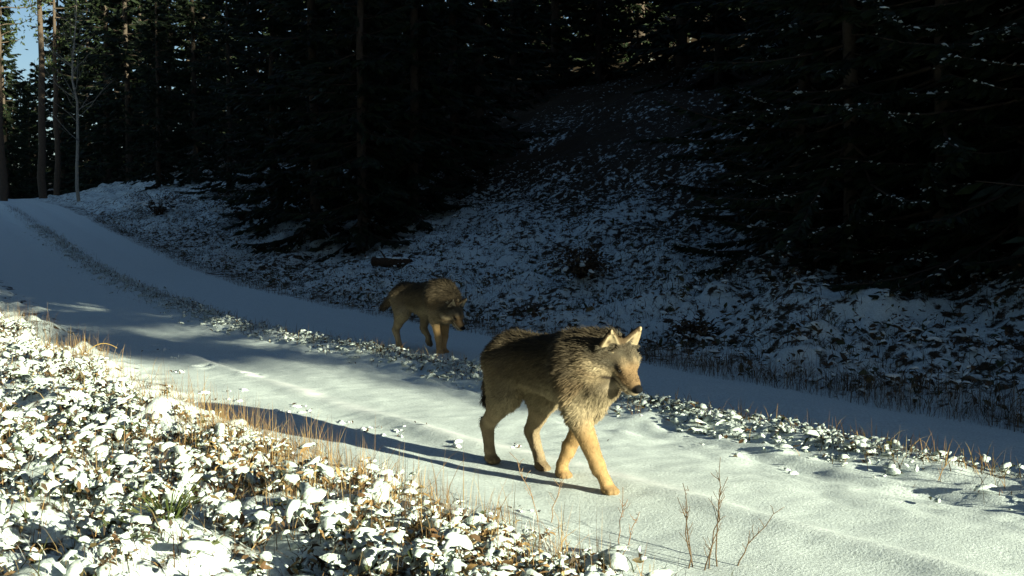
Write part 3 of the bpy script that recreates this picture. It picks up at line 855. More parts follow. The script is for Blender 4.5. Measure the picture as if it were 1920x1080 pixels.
bare_shrub('bare_sapling', x, y, 'sparse brown twig beside the verge in front of the wolf paws', [(0, 0, 0.22, 0.01, 0.0), (0.03, 0.0, 0.13, 0.04, 0.0)], 8, (0.22, 0.13, 0.07), 0.0020)

# arching grass blade over the verge
root = empty('arching_grass', (*uy(152, 8.6), 0)); root.location.z = gz(*uy(152, 8.6))
a = Acc(); t = np.linspace(0, 1, 14)
tube(a, np.stack([0.27 * t, 0 * t, 0.13 * np.sin(t * 2.35) ** 0.9 * (1 - 0.25 * t)], -1), np.linspace(0.0045, 0.002, 14), 5, (0.50, 0.33, 0.10))
link('blade', a.mesh('arching_blade'), M_GRASS, root)
a = Acc()
blades(a, np.zeros((14, 3)) + rng.normal(0, 0.02, (14, 3)) * np.array([1, 1, 0]), 0.10 + 0.1 * rng.random(14), rng.random(14) * 0.5, rng.random(14) * 6.28, np.full(14, 0.003), pick(GOLD, 14), pick(GOLD, 14))
tag(link('tuft', a.mesh('arching_tuft'), M_GRASS, root), kind='stuff')
tag(root, 'golden grass blade bent into an arch above the snowy verge', 'grass')

def tussock(name, x, y, label, n, h, w, cols, lean, spread, seed):
    r0 = rng
    a = Acc()
    P = np.zeros((n, 3)); P[:, :2] = rng.normal(0, spread, (n, 2))
    an = np.arctan2(P[:, 1], P[:, 0])
    blades(a, P, h * (0.5 + 0.7 * rng.random(n)), lean * (0.5 + rng.random(n)), an, np.full(n, w), pick(cols, n) * 0.8, pick(cols, n))
    o = link(name, a.mesh(name), M_GRASS); o.location = (x, y, gz(x, y) - 0.01)
    tag(o, label, 'grass')
    return o
tussock('grass_tussock', *uy(310, 3.55), 'fresh green grass tussock poking through snow on the near verge', 60, 0.17, 0.0035, [(0.09, 0.12, 0.03), (0.14, 0.15, 0.04), (0.06, 0.09, 0.03)], 0.9, 0.02, 1)
tussock('fern_clump', *uy(400, 4.35), 'withered rust brown fern clump on the near verge', 70, 0.12, 0.003, [(0.20, 0.09, 0.035), (0.26, 0.13, 0.05), (0.13, 0.06, 0.03)], 1.2, 0.025, 2)
tussock('fern_clump', *uy(95, 4.75), 'flattened straw coloured fern clump in a snow hollow of the near verge', 60, 0.12, 0.003, [(0.24, 0.15, 0.06), (0.16, 0.09, 0.04)], 1.4, 0.03, 3)

# dead log on the bank
def on_bank(u, d_target):
    k = (u - 960) / 2059.0
    yy = (d_target + D0) / (k * NX + NY)
    return k * yy, yy
x, y = on_bank(735, 2.3)
root = empty('fallen_log', (x, y, gz(x, y) + 0.07), 2.9)
a = Acc(); t = np.linspace(-0.35, 0.35, 7)
tube(a, np.stack([t, 0.02 * np.sin(t * 7), 0.05 * t], -1), 0.085 + 0.012 * np.sin(t * 19), 9, (0.06, 0.038, 0.025))
link('trunk', a.mesh('log_trunk'), M_WOOD, root)
a = Acc()
tube(a, [(0.1, 0, 0.05), (0.16, 0.05, 0.16), (0.2, 0.08, 0.22)], [0.022, 0.014, 0.006], 6, (0.06, 0.04, 0.03))
link('branch_stub', a.mesh('log_stub'), M_WOOD, root)
a = Acc(); m = 9
pillows(a, np.stack([rng.uniform(-.28, .25, m), rng.normal(0, .02, m), np.full(m, 0.075)], -1), np.full(m, 0.06), np.full(m, 0.55), np.full(m, 0.025), np.zeros(m), np.zeros(m), np.zeros(m), 9)
tag(link('snow_cap', a.mesh('log_snow'), M_SNOW, root), kind='stuff')
tag(root, 'short dark log lying in snow on the bank above the darker wolf', 'log')

def brush(name, x, y, label, n, h, w, seed, snow=30):
    """twiggy heap: arching stems with small leaves and caught snow"""
    root = empty(name, (x, y, gz(x, y) - 0.02))
    a, l_, sn = Acc(), Acc(), Acc()
    for k in range(n):
        az = rng.random() * 6.283; ln = w * (0.5 + 0.6 * rng.random()); hh = h * (0.5 + 0.6 * rng.random())
        t = np.linspace(0, 1, 7)
        p = np.stack([np.cos(az) * ln * t, np.sin(az) * ln * t, hh * np.sin(t * 2.4)], -1) + np.cumsum(rng.normal(0, 0.02 * w, (7, 3)), 0)
        tube(a, p, np.linspace(0.008, 0.002, 7), 4, (0.075, 0.045, 0.03))
        m = 14
        q = p[rng.integers(1, 7, m)] + rng.normal(0, 0.05, (m, 3))
        leaves(l_, q, np.full(m, 0.07), np.full(m, 0.04), rng.random(m) * 6.28, rng.random(m) * 1.2, rng.random(m) * 6.28, pick(BROWN, m) * 0.7)
    m = snow
    az = rng.random(m) * 6.283; rr = w * 0.9 * np.sqrt(rng.random(m))
    ps = np.stack([np.cos(az) * rr, np.sin(az) * rr, h * (0.75 - 0.5 * (rr / w) ** 2)], -1)
    sz = 0.03 + 0.05 * rng.random(m)
    pillows(sn, ps, sz, np.full(m, 0.5), sz * 0.4, rng.random(m) * 6.28, rng.random(m) * 0.4, az, 7, 0.5)
    tag(link('stems', a.mesh(name + '_stems'), M_WOOD, root), kind='stuff')
    tag(link('leaves', l_.mesh(name + '_leaves'), M_LEAF, root), kind='stuff')
    tag(link('snow_cap', sn.mesh(name + '_snow'), M_SNOW, root), kind='stuff')
    tag(root, label, 'shrub')
    return root
brush('bramble_bush', *on_bank(1090, 2.6), 'dark heaped bramble bush in the middle of the snowy bank', 46, 0.36, 0.42, 1, 26)
brush('bramble_bush', *on_bank(1300, 1.5), 'low brown bramble near the track edge right of the sunlit wolf head', 26, 0.2, 0.3, 2, 14)
brush('bramble_bush', *on_bank(1000, 1.3), 'low dark bramble just past the darker wolf nose', 26, 0.2, 0.3, 3, 14)
brush('snowy_bush', *on_bank(730, 4.6), 'snow speckled bush at the foot of the black spruce thicket', 50, 0.6, 0.55, 4, 90)
brush('snowy_bush', *on_bank(300, 2.0), 'snow covered brushwood heap beside the far stretch of track', 60, 0.8, 1.3, 5, 240)
brush('snowy_bush', *on_bank(455, 3.2), 'rounded snow covered bush on the bank beyond the brushwood heap', 60, 0.7, 1.0, 6, 240)
# ------------------------------------------------------------------ wolves
# The body is one continuous surface: rounded cones and ellipsoids blended as a distance field, then meshed.
class Field:
    def __init__(self, lo, hi, h):
        self.lo = np.array(lo, float); self.h = h
        self.n = np.ceil((np.array(hi) - self.lo) / h).astype(int) + 1
        self.ax = [self.lo[i] + np.arange(self.n[i]) * h for i in range(3)]
        self.F = np.full(self.n, 0.2, dtype=np.float32)
    def sub(self, lo, hi):
        a = np.maximum(np.floor((lo - self.lo) / self.h).astype(int), 0)
        b = np.minimum(np.ceil((hi - self.lo) / self.h).astype(int) + 1, self.n)
        sl_ = tuple(slice(a[i], b[i]) for i in range(3))
        g = np.meshgrid(*[self.ax[i][sl_[i]] for i in range(3)], indexing='ij')
        return sl_, np.stack(g, -1)
    def blend(self, sl_, d, k):
        f = self.F[sl_]
        if k > 0:
            h = np.maximum(k - np.abs(f - d), 0) / k
            self.F[sl_] = np.minimum(f, d) - h * h * k * 0.25
        else:
            self.F[sl_] = np.minimum(f, d)
    def cone(self, a, b, r1, r2, k=0.03, carve=False):
        a = np.array(a, float); b = np.array(b, float)
        m = max(r1, r2) + max(k, 0.0) + 0.03
        sl_, g = self.sub(np.minimum(a, b) - m, np.maximum(a, b) + m)
        ba = b - a
        t = np.clip(((g - a) @ ba) / (ba @ ba), 0, 1)
        d = np.linalg.norm(g - a - t[..., None] * ba, axis=-1) - (r1 + (r2 - r1) * t)
        if carve:
            f = self.F[sl_]; d = -d
            h = np.maximum(k - np.abs(f - d), 0) / k
            self.F[sl_] = np.maximum(f, d) + h * h * k * 0.25
        else:
            self.blend(sl_, d, k)
    def ell(self, c, r, k=0.03, B=None, carve=False):
        c = np.array(c, float); r = np.array(r, float)
        m = r.max() + k + 0.03
        sl_, g = self.sub(c - m, c + m)
        p = g - c
        if B is not None: p = p @ B          # columns of B are the local axes
        k0 = np.linalg.norm(p / r, axis=-1); k1 = np.linalg.norm(p / (r * r), axis=-1) + 1e-9
        d = k0 * (k0 - 1) / k1
        d = np.where(k0 < 1e-4, -r.min(), d)
        if carve:
            f = self.F[sl_]; d = -d
            h = np.maximum(k - np.abs(f - d), 0) / k
            self.F[sl_] = np.maximum(f, d) + h * h * k * 0.25
        else:
            self.blend(sl_, d, k)
    def surface(self):
        F = self.F; n = np.array(F.shape)
        inside = F < 0
        acc = np.zeros(tuple(n - 1) + (3,), np.float32); cnt = np.zeros(tuple(n - 1), np.float32)
        cr = [(0, 0, 0), (1, 0, 0), (0, 1, 0), (1, 1, 0), (0, 0, 1), (1, 0, 1), (0, 1, 1), (1, 1, 1)]
        def s(c): return tuple(slice(c[i], n[i] - 1 + c[i]) for i in range(3))
        for i, a in enumerate(cr):
            for b in cr[i + 1:]:
                if sum(abs(a[j] - b[j]) for j in range(3)) != 1: continue
                fa, fb = F[s(a)], F[s(b)]
                x = (fa < 0) != (fb < 0)
                t = np.where(x, fa / np.where(x, fa - fb, 1), 0)
                for j in range(3):
                    acc[..., j] += np.where(x, a[j] + t * (b[j] - a[j]), 0)
                cnt += x
        has = cnt > 0
        ids = np.full(tuple(n - 1), -1); ids[has] = np.arange(has.sum())
        ijk = np.argwhere(has)
        V = self.lo + (ijk + acc[has] / cnt[has][:, None]) * self.h
        quads = []
        for axis in range(3):
            a = [slice(None)] * 3; b = [slice(None)] * 3
            a[axis] = slice(0, n[axis] - 1); b[axis] = slice(1, n[axis])
            x = inside[tuple(a)] != inside[tuple(b)]
            e = np.argwhere(x); flip = inside[tuple(a)][x]
            o1, o2 = [(1, 2), (2, 0), (0, 1)][axis]
            ok = (e[:, o1] > 0) & (e[:, o2] > 0) & (e[:, o1] < n[o1] - 1) & (e[:, o2] < n[o2] - 1)
            e, flip = e[ok], flip[ok]
            def cell(d1, d2):
                c = e.copy(); c[:, o1] -= d1; c[:, o2] -= d2
                return ids[c[:, 0], c[:, 1], c[:, 2]]
            q = np.stack([cell(1, 1), cell(0, 1), cell(0, 0), cell(1, 0)], -1)
            q[~flip] = q[~flip][:, ::-1]
            quads.append(q)
        return V, np.concatenate(quads)

def seg_dist(P, a, b):
    a = np.array(a); b = np.array(b); ba = b - a
    t = np.clip(((P - a) @ ba) / (ba @ ba), 0, 1)
    return np.linalg.norm(P - a - t[:, None] * ba, axis=1), t

def mixc(a, b, t):
    t = np.asarray(t)[:, None]
    return a * (1 - t) + np.asarray(b) * t

def make_wolf(name, pose, h, nfur, fur_w, loc, heading, label, seed, tone=1.0):
    r = np.random.default_rng(seed)
    fld = Field((-0.72, -0.22, -0.03), (0.82, 0.24, 0.84), h)
    # trunk: deep chest narrowing to the belly
    dz = pose.get('dz', 0.0)
    for c, rad, k in [((0.14, 0, 0.472), (0.23, 0.114, 0.152), 0.0), ((0.25, 0, 0.455), (0.13, 0.117, 0.152), 0.05), ((-0.06, 0, 0.480), (0.22, 0.100, 0.122), 0.06),
                      ((-0.24, 0, 0.50), (0.16, 0.10, 0.108), 0.06), ((0.20, 0, 0.572), (0.16, 0.07, 0.065), 0.05), ((0.335, 0, 0.455), (0.075, 0.08, 0.115), 0.05)]:
        fld.ell((c[0], c[1], c[2] + dz), rad, k)
    # neck and ruff
    C = np.array(pose['head']); p = math.radians(pose['pitch']); yw = math.radians(pose.get('yaw', 0)); ro = math.radians(pose.get('roll', 0))
    f = np.array([math.cos(p) * math.cos(yw), math.cos(p) * math.sin(yw), -math.sin(p)])
    l = np.array([-math.sin(yw), math.cos(yw), 0.0])
    u = np.cross(f, l)
    l, u = l * math.cos(ro) + u * math.sin(ro), u * math.cos(ro) - l * math.sin(ro)
    B = np.stack([f, l, u], 1)
    H = lambda a, b, c: C + B @ np.array([a, b, c])
    nb = np.array([0.25, 0, 0.52 + dz])
    fld.cone(nb, H(-0.05, 0, -0.02), 0.118, 0.088, 0.06)
    fld.cone(np.array([0.33, 0, 0.47 + dz]), H(-0.045, 0, -0.065), 0.095, 0.075, 0.05)
    # head
    fld.ell(H(-0.005, 0, 0.0), (0.090, 0.080, 0.064), 0.03, B)
    for sg in (-1, 1):
        fld.ell(H(-0.025, sg * 0.062, -0.045), (0.064, 0.050, 0.062), 0.03, B)     # cheek
        fld.ell(H(0.060, sg * 0.030, 0.022), (0.026, 0.021, 0.016), 0.02, B)      # brow
    fld.cone(H(0.055, 0, -0.012), H(0.150, 0, -0.028), 0.044, 0.0285, 0.022)       # muzzle
    fld.ell(H(0.100, 0, -0.046), (0.070, 0.036, 0.022), 0.02, B)
    fld.cone(H(0.03, 0, -0.064), H(0.134, 0, -0.066), 0.034, 0.0155, 0.006 if pose.get('mouth') else 0.012)  # lower jaw
    fld.ell(H(0.173, 0, -0.016), (0.017, 0.020, 0.015), 0.008, B)                   # nose
    ears = []
    for sg in (-1, 1):                                                             # ears
        b0 = H(-0.030, sg * 0.050, 0.036); tip = H(-0.036, sg * 0.074, 0.120)
        mid = (b0 + tip) / 2
        zz = (tip - b0) / np.linalg.norm(tip - b0)
        fa = f * 0.97 + sg * l * 0.12 - l * 0.10; fa = fa - (fa @ zz) * zz; fa /= np.linalg.norm(fa)
        EB = np.stack([fa, np.cross(zz, fa), zz], 1)
        ears.append((b0, np.linalg.norm(tip - b0), EB))
        for q in np.linspace(0, 1, 9):
            c = b0 + (tip - b0) * q
            w = 0.050 * (1 - q) ** 0.7 + 0.006
            fld.ell(c, (0.0125, w, 0.020), 0.012, EB)
        for q in np.linspace(0.12, 0.82, 7):
            c = b0 + (tip - b0) * q + fa * 0.0155
            w = (0.038 * (1 - q) ** 0.75 + 0.002)
            fld.ell(c, (0.0125, max(w, 0.005), 0.018), 0.004, EB, carve=True)
    # legs
    legdat = []
    for (sd_, kind, pts) in pose['legs']:
        P = [np.array(q, float) for q in pts]
        P[0] = P[0] + np.array([0, 0, dz])
        if kind == 'front':
            rad = [0.082, 0.052, 0.031, 0.0245, 0.030]
        else:
            rad = [0.096, 0.062, 0.033, 0.0245, 0.029]
        kk = [0.06, 0.03, 0.015, 0.012]
        for i in range(len(P) - 1):
            fld.cone(P[i], P[i + 1], rad[i], rad[i + 1], kk[i])
        if kind == 'hind':
            fld.cone(P[0] + np.array([-0.03, 0, -0.02]), (P[1] + P[2]) / 2 + np.array([-0.01, 0, 0.05]), 0.08, 0.038, 0.04)
            fld.cone(P[2] + np.array([-0.010, 0, 0.012]), P[2] + np.array([0, 0, -0.04]), 0.022, 0.02, 0.012)
        else:
            fld.cone(P[2] + np.array([-0.008, 0, 0.0]), P[2] + np.array([0, 0, -0.03]), 0.026, 0.022, 0.012)
        # paw: pad and four toes
        pw = P[-1]; toe = np.array(pose['toe'][len(legdat)])
        tz = np.array([toe[0], toe[1], toe[2]]); tz = tz / np.linalg.norm(tz)
        ty = np.array([-tz[1], tz[0], 0]); ty /= np.linalg.norm(ty)
        fld.ell(pw + tz * 0.012 + np.array([0, 0, -0.006]), (0.040, 0.031, 0.023), 0.012, np.stack([tz, ty, np.cross(tz, ty)], 1))
        for q, ex in ((-1.5, 0.028), (-0.5, 0.040), (0.5, 0.040), (1.5, 0.028)):
            c = pw + tz * ex + ty * q * 0.0150 + np.array([0, 0, -0.010])
            fld.ell(c, (0.019, 0.0098, 0.014), 0.003, np.stack([tz, ty, np.cross(tz, ty)], 1))
        legdat.append((P, kind))
    # tail
    T = [np.array(q, float) for q in pose['tail']]
    tr_ = [0.040, 0.040, 0.038, 0.032, 0.010]
    for i in range(len(T) - 1):
        fld.cone(T[i], T[i + 1], tr_[i], tr_[i + 1], 0.03 if i == 0 else 0.015)
    V, Q = fld.surface()
    # ---- normals of the surface
    e1 = V[Q[:, 2]] - V[Q[:, 0]]; e2 = V[Q[:, 3]] - V[Q[:, 1]]
    fn = np.cross(e1, e2); area = np.linalg.norm(fn, axis=1) * 0.5
    vn = np.zeros_like(V)
    for j in range(4): np.add.at(vn, Q[:, j], fn)
    vn /= np.linalg.norm(vn, axis=1)[:, None] + 1e-12

    # ---- eye sockets: walk outwards from inside the skull to the surface
    eyes = []
    for sg in (-1, 1):
        ed = f * 0.55 + sg * l * 0.80 + u * 0.12; ed /= np.linalg.norm(ed)
        q0 = H(0.052, sg * 0.012, 0.000); t_ = 0.0
        while t_ < 0.08:
            g_ = np.round((q0 + ed * t_ - fld.lo) / fld.h).astype(int)
            if fld.F[tuple(g_)] > 0: break
            t_ += 0.001
        eyes.append((q0 + ed * (t_ - 0.0045), ed))
    # ---- coat: colour, length and lie of the hair at a point of the body
    def coat(P, Nn):
        n = len(P)
        hp = (P - C) @ B
        hf, hl, hu = hp[:, 0], np.abs(hp[:, 1]), hp[:, 2]
        z = P[:, 2] - dz
        x = P[:, 0]
        legd = np.full(n, 9.0); legt = np.zeros(n); front = np.zeros(n, bool)
        for (LP, kind) in legdat:
            for i in range(1, len(LP) - 1):
                dd, tt = seg_dist(P, LP[i], LP[i + 1])
                better = dd < legd
                legd = np.where(better, dd, legd); legt = np.where(better, i + tt, legt); front = np.where(better, kind == 'front', front)
        ontail = np.full(n, 9.0); tt_ = np.zeros(n)
        for i in range(len(T) - 1):
            dd, tt = seg_dist(P, T[i], T[i + 1]); bt = dd < ontail
            ontail = np.where(bt, dd, ontail); tt_ = np.where(bt, i + tt, tt_)
        nz = vnoise(P[:, 0] * 22 + P[:, 2] * 9, P[:, 2] * 26 + P[:, 1] * 20, 3)
        nz2 = vnoise(P[:, 0] * 60, P[:, 2] * 60 + P[:, 1] * 40, 4)
        # trunk
        back = np.array([0.045, 0.035, 0.022]); flank = np.array([0.105, 0.080, 0.048]); belly = np.array([0.27, 0.215, 0.13])
        hgt = z + 0.035 * (nz - 0.5) - 0.02 * np.clip(-x, 0, 0.4)
        c = np.repeat(back[None], n, 0)
        c = mixc(c, flank, sstep(0.575, 0.475, hgt))
        c = mixc(c, belly, sstep(0.43, 0.345, hgt))
        # pale saddle line behind the shoulder, dark cape in front of it
        line = 0.115 + 0.05 * np.sin((z - 0.52) * 12)
        c = mixc(c, (0.30, 0.25, 0.17), np.exp(-((x - line) / 0.013) ** 2) * sstep(0.54, 0.61, z) * 0.7)
        c = mixc(c, (0.075, 0.06, 0.042), np.exp(-((x - line - 0.07) / 0.05) ** 2) * sstep(0.40, 0.52, z) * 0.7)
        c = mixc(c, (0.26, 0.20, 0.125), np.exp(-((x + 0.30) / 0.10) ** 2 - ((z - 0.43) / 0.08) ** 2) * 0.6)
        fx = np.full((n, 3), (-0.9, 0, -0.45)); L = 0.020 + 0.022 * sstep(0.42, 0.6, z)
        stand = np.full(n, 0.30)
        # chest and ruff
        ruff = sstep(0.20, 0.32, x) * sstep(0.5, -0.02, hf) * (hf < 0.02)
        c = mixc(c, (0.15, 0.105, 0.058), ruff * sstep(0.56, 0.44, z) * 0.85)
        c = mixc(c, (0.36, 0.27, 0.155), ruff * sstep(0.43, 0.345, z))
        c = mixc(c, (0.062, 0.048, 0.030), sstep(0.16, 0.26, x) * sstep(0.43, 0.50, z + 0.03 * (nz - 0.5)) * 0.85)
        L = L + ruff * 0.016
        # legs
        lw = sstep(0.095, 0.055, legd) * sstep(1.05, 1.55, legt)
        lc = np.where(front[:, None], np.array([0.37, 0.235, 0.105]), np.array([0.25, 0.19, 0.115]))
        lc = lc * (0.72 + 0.55 * nz[:, None])
        lc = mixc(lc, (0.15, 0.10, 0.055), sstep(3.6, 4.1, legt) * 0.5)
        c = mixc(c, (0, 0, 0), 0 * lw) * (1 - lw)[:, None] + lc * lw[:, None]
        L = L * (1 - lw) + 0.010 * lw
        fx = fx * (1 - lw)[:, None] + np.array([-0.25, 0, -1.0]) * lw[:, None]
        stand = stand * (1 - lw) + 0.28 * lw
        # tail
        tw = sstep(0.075, 0.055, ontail) * sstep(0.25, 0.7, tt_)
        tc_ = mixc(np.repeat(np.array([[0.13, 0.095, 0.06]]), n, 0), (0.022, 0.018, 0.014), sstep(2.3, 3.2, tt_ + (nz - 0.5)))
        c = c * (1 - tw)[:, None] + tc_ * tw[:, None]
        td = T[-1] - T[1]; td = td / np.linalg.norm(td)
        fx = fx * (1 - tw)[:, None] + td * tw[:, None]
        L = L * (1 - tw) + 0.032 * tw
        # head
        hw = sstep(0.225, 0.165, np.linalg.norm(hp - np.array([0.06, 0, -0.01]), axis=1)) * sstep(-0.085, -0.045, hf)
        hw = hw * sstep(-0.118, -0.088, hu)
        hw = np.where((hu > 0.042) & (hf > -0.09) & (hl > 0.02), 1.0, hw)
        hc = np.repeat(np.array([[0.088, 0.074, 0.050]]), n, 0)                                         # grizzled forehead
        hc = mixc(hc, (0.08, 0.062, 0.04), sstep(0.45, 0.65, nz2) * 0.6)
        hc = mixc(hc, (0.27, 0.205, 0.12), sstep(-0.005, -0.03, hu) * sstep(0.075, 0.03, hf))           # cheek
        hc = mixc(hc, (0.12, 0.08, 0.045), np.exp(-((hf + 0.0) / 0.028) ** 2 - ((hu + 0.062) / 0.022) ** 2) * sstep(0.03, 0.05, hl) * 0.7)  # brown patch behind the mouth
        hc = mixc(hc, (0.185, 0.12, 0.062), sstep(0.05, 0.09, hf) * sstep(-0.04, -0.015, hu))            # muzzle top
        hc = mixc(hc, (0.11, 0.068, 0.035), np.exp(-((hf - 0.10) / 0.03) ** 2 - ((hu + 0.018) / 0.014) ** 2 ) * sstep(0.012, 0.026, hl) * 0.75)
        hc = mixc(hc, (0.44, 0.35, 0.23), sstep(0.06, 0.09, hf) * sstep(-0.028, -0.042, hu))           # white lips and chin
        hc = mixc(hc, (0.26, 0.195, 0.115), np.exp(-((hf - 0.062) / 0.018) ** 2 - ((hl - 0.03) / 0.016) ** 2) * sstep(0.012, 0.024, hu) * 0.8)  # pale brow
        for (ec_, ed_) in eyes:
            rel = (P - ec_) @ B
            along = rel[:, 0] * 0.8 - rel[:, 2] * 0.6; across = rel[:, 0] * 0.6 + rel[:, 2] * 0.8
            dist = np.linalg.norm(rel, axis=1)
            near_ = sstep(0.034, 0.026, dist)
            hc = mixc(hc, (0.30, 0.225, 0.135), np.exp(-((across + 0.017) / 0.008) ** 2) * near_ * 0.7)
            hc = mixc(hc, (0.010, 0.008, 0.007), np.exp(-(across / 0.0125) ** 4 - ((along + 0.004) / 0.026) ** 4) * sstep(0.042, 0.034, dist))
        hc = mixc(hc, (0.46, 0.37, 0.23), np.exp(-((hf - 0.018) / 0.026) ** 2 - ((hu + 0.034) / 0.018) ** 2) * sstep(0.03, 0.05, hl) * 0.9)
        hc = mixc(hc, (0.07, 0.054, 0.034), np.exp(-((hf + 0.03) / 0.018) ** 2 - ((hu + 0.01) / 0.03) ** 2) * sstep(0.03, 0.05, hl) * 0.8)
        hc = mixc(hc, (0.06, 0.047, 0.03), np.exp(-(hl / 0.014) ** 2) * sstep(0.03, 0.05, hu) * 0.6)
        mouth = np.exp(-((hu + 0.0535 + 0.05 * np.clip(hf - 0.10, 0, 1)) / 0.0075) ** 2) * sstep(0.035, 0.05, hf) * sstep(0.166, 0.15, hf)
        hc = mixc(hc, (0.02, 0.014, 0.012), mouth)
        hc = mixc(hc, (0.008, 0.008, 0.008), sstep(0.157, 0.163, hf) * sstep(-0.036, -0.028, hu))        # nose
        ear = (hu > 0.068) | ((hu > 0.045) & (hl > 0.052) & (hf < 0.015))
        inner = np.zeros(n, bool)
        for (eb0, elen, EB) in ears:
            er = (P - eb0) @ EB
            q = np.clip(er[:, 2] / elen, 0, 1); wid = np.abs(er[:, 1]) / (0.050 * (1 - q) ** 0.7 + 0.006)
            mine = ear & (np.abs(er[:, 1]) < 0.07) & (np.abs(er[:, 0]) < 0.05)
            inn = mine & (Nn @ EB[:, 0] > 0.1)
            inner |= inn & (wid < 0.8)
            ecol = mixc(np.repeat(np.array([[0.42, 0.33, 0.20]]), n, 0), (0.09, 0.062, 0.035), sstep(0.72, 0.95, wid))
            ecol = mixc(ecol, (0.045, 0.03, 0.018), np.exp(-(((er[:, 1] + 0.006) / 0.013) ** 2) - ((q - 0.42) / 0.18) ** 2) * 0.9)
            hc = np.where((mine & ~inn)[:, None], mixc(np.repeat(np.array([[0.115, 0.078, 0.042]]), n, 0), (0.04, 0.028, 0.018), sstep(0.5, 0.9, q)), hc)
            hc = np.where(inn[:, None], ecol, hc)
        c = c * (1 - hw)[:, None] + hc * hw[:, None]
        hl_ = np.where(ear, 0.005, 0.010 + 0.032 * sstep(0.06, -0.03, hf) * sstep(0.03, -0.02, hu) + 0.008 * sstep(0.04, -0.04, hf))
        hl_ = np.where(hf > 0.150, 0.002, hl_)
        L = L * (1 - hw) + hl_ * hw
        hd = -f * 0.9 + np.array([0, 0, -0.35]) + (hp[:, 1] * 6)[:, None] * l
        fx = fx * (1 - hw)[:, None] + hd * hw[:, None]
        fx = np.where((ear & (hw > 0.5))[:, None], u[None], fx)
        stand = np.where(hw > 0.5, np.where(L > 0.015, 0.36, 0.34), stand)
        bare = (hw > 0.5) & ((hf > 0.157) | (inner & (hu < 0.115)))
        eyez = np.zeros(n, bool)
        for (ec_, ed_) in eyes: eyez |= np.linalg.norm(P - ec_, axis=1) < 0.014
        return c * tone, L, fx, stand, bare | eyez

    vc = coat(V, vn)[0]
    root = empty(name, loc, heading)
    body = link('body', mesh_np(name + '_body', V, Q, True, vc * 0.9), M_SKIN, root)
    # hair
    hq = (V[Q[:, 0]] - C) @ B
    wgt = area * (1 + 2.2 * ((np.linalg.norm(hq - np.array([0.05, 0, -0.02]), axis=1) < 0.16)))
    pick_ = r.choice(len(Q), nfur, p=wgt / wgt.sum())
    w4 = r.random((nfur, 2))
    a, b, c_, d_ = (V[Q[pick_, j]] for j in range(4))
    s1, s2 = w4[:, :1], w4[:, 1:]
    P = (a * (1 - s1) + b * s1) * (1 - s2) + (d_ * (1 - s1) + c_ * s1) * s2
    Nn = vn[Q[pick_, 0]]
    cc, L, fx, stand, bare = coat(P, Nn)
    ok = (~bare) & (P[:, 2] > 0.022)
    P, Nn, cc, L, fx, stand = P[ok], Nn[ok], cc[ok], L[ok], fx[ok], stand[ok]
    m = len(P)
    tg = fx - (fx * Nn).sum(1)[:, None] * Nn
    tg /= np.linalg.norm(tg, axis=1)[:, None] + 1e-6
    tg += r.normal(0, 0.22, (m, 3))
    # hair gathers into tufts
    tuft = vnoise(P[:, 0] * 55 + P[:, 1] * 30, P[:, 2] * 55 - P[:, 1] * 30, 9) - 0.5
    dr = tg * (1 - stand[:, None]) + Nn * (stand + 0.25 * tuft)[:, None]
    dr /= np.linalg.norm(dr, axis=1)[:, None]
    L = L * (0.65 + 0.6 * r.random(m)) * (1 + 0.5 * tuft)
    wv = np.cross(dr, r.normal(0, 1, (m, 3)) * 0.35 + Nn); wv /= np.linalg.norm(wv, axis=1)[:, None] + 1e-6
    w = (fur_w * (0.6 + 0.7 * r.random(m)) * np.clip(L / 0.02, 0.4, 1.2))[:, None]
    p0 = P - Nn * 0.002
    p1 = p0 + dr * (L * 0.55)[:, None]
    p2 = p0 + (dr * 0.85 + tg * 0.15 + np.array([0, 0, -0.12])) * L[:, None]
    VV = np.stack([p0 - wv * w, p0 + wv * w, p1 - wv * w * 0.8, p1 + wv * w * 0.8, p2], 1)
    vary = (0.72 + 0.56 * r.random((m, 1)))
    dark_tip = ((r.random((m, 1)) < 0.35) & (L[:, None] > 0.017)) * 0.6
    cr_ = cc * vary; ct = cc * vary * (1.12 - dark_tip)
    CC = np.stack([cr_ * 0.85, cr_ * 0.85, cr_, cr_, ct], 1)
    off = (np.arange(m) * 5)[:, None, None]
    q = np.array([(0, 1, 3, 2)]); t = np.array([(2, 3, 4)])
    me = mesh_np(name + '_fur', VV.reshape(-1, 3), [(q[None] + off).reshape(-1, 4), (t[None] + off).reshape(-1, 3)], True, CC.reshape(-1, 3))
    link('fur', me, M_FUR, body)
    # eyes
    for sg in (-1, 1):
        ac = Acc()
        th = np.linspace(0, np.pi, 9)[1:-1]; ph = np.linspace(0, 2 * np.pi, 12, endpoint=False)
        R_ = 0.0095
        ev = [np.array([R_ * math.cos(q_), R_ * math.sin(q_) * np.cos(w_), R_ * math.sin(q_) * np.sin(w_)]) for q_ in th for w_ in ph]
        ev = np.array([[R_, 0, 0]] + ev + [[-R_, 0, 0]])
        ec = np.where((ev[:, :1] > R_ * 0.86), np.array([[0.006, 0.005, 0.004]]), np.array([[0.018, 0.011, 0.005]]))
        fq = np.array([(1 + i * 12 + j, 1 + i * 12 + (j + 1) % 12, 1 + (i + 1) * 12 + (j + 1) % 12, 1 + (i + 1) * 12 + j) for i in range(6) for j in range(12)])
        ft = np.array([(0, 1 + (j + 1) % 12, 1 + j) for j in range(12)] + [(85, 1 + 72 + j, 1 + 72 + (j + 1) % 12) for j in range(12)])
        epos, look = eyes[0 if sg < 0 else 1]
        s_ = np.cross(u, look); s_ /= np.linalg.norm(s_)
        EB = np.stack([look, s_, np.cross(look, s_)], 1)
        ac.add(ev @ EB.T + epos, [fq, ft], ec)
        link('eye', ac.mesh('eye'), M_EYE, body)
    tag(root, label, 'wolf')
    return root

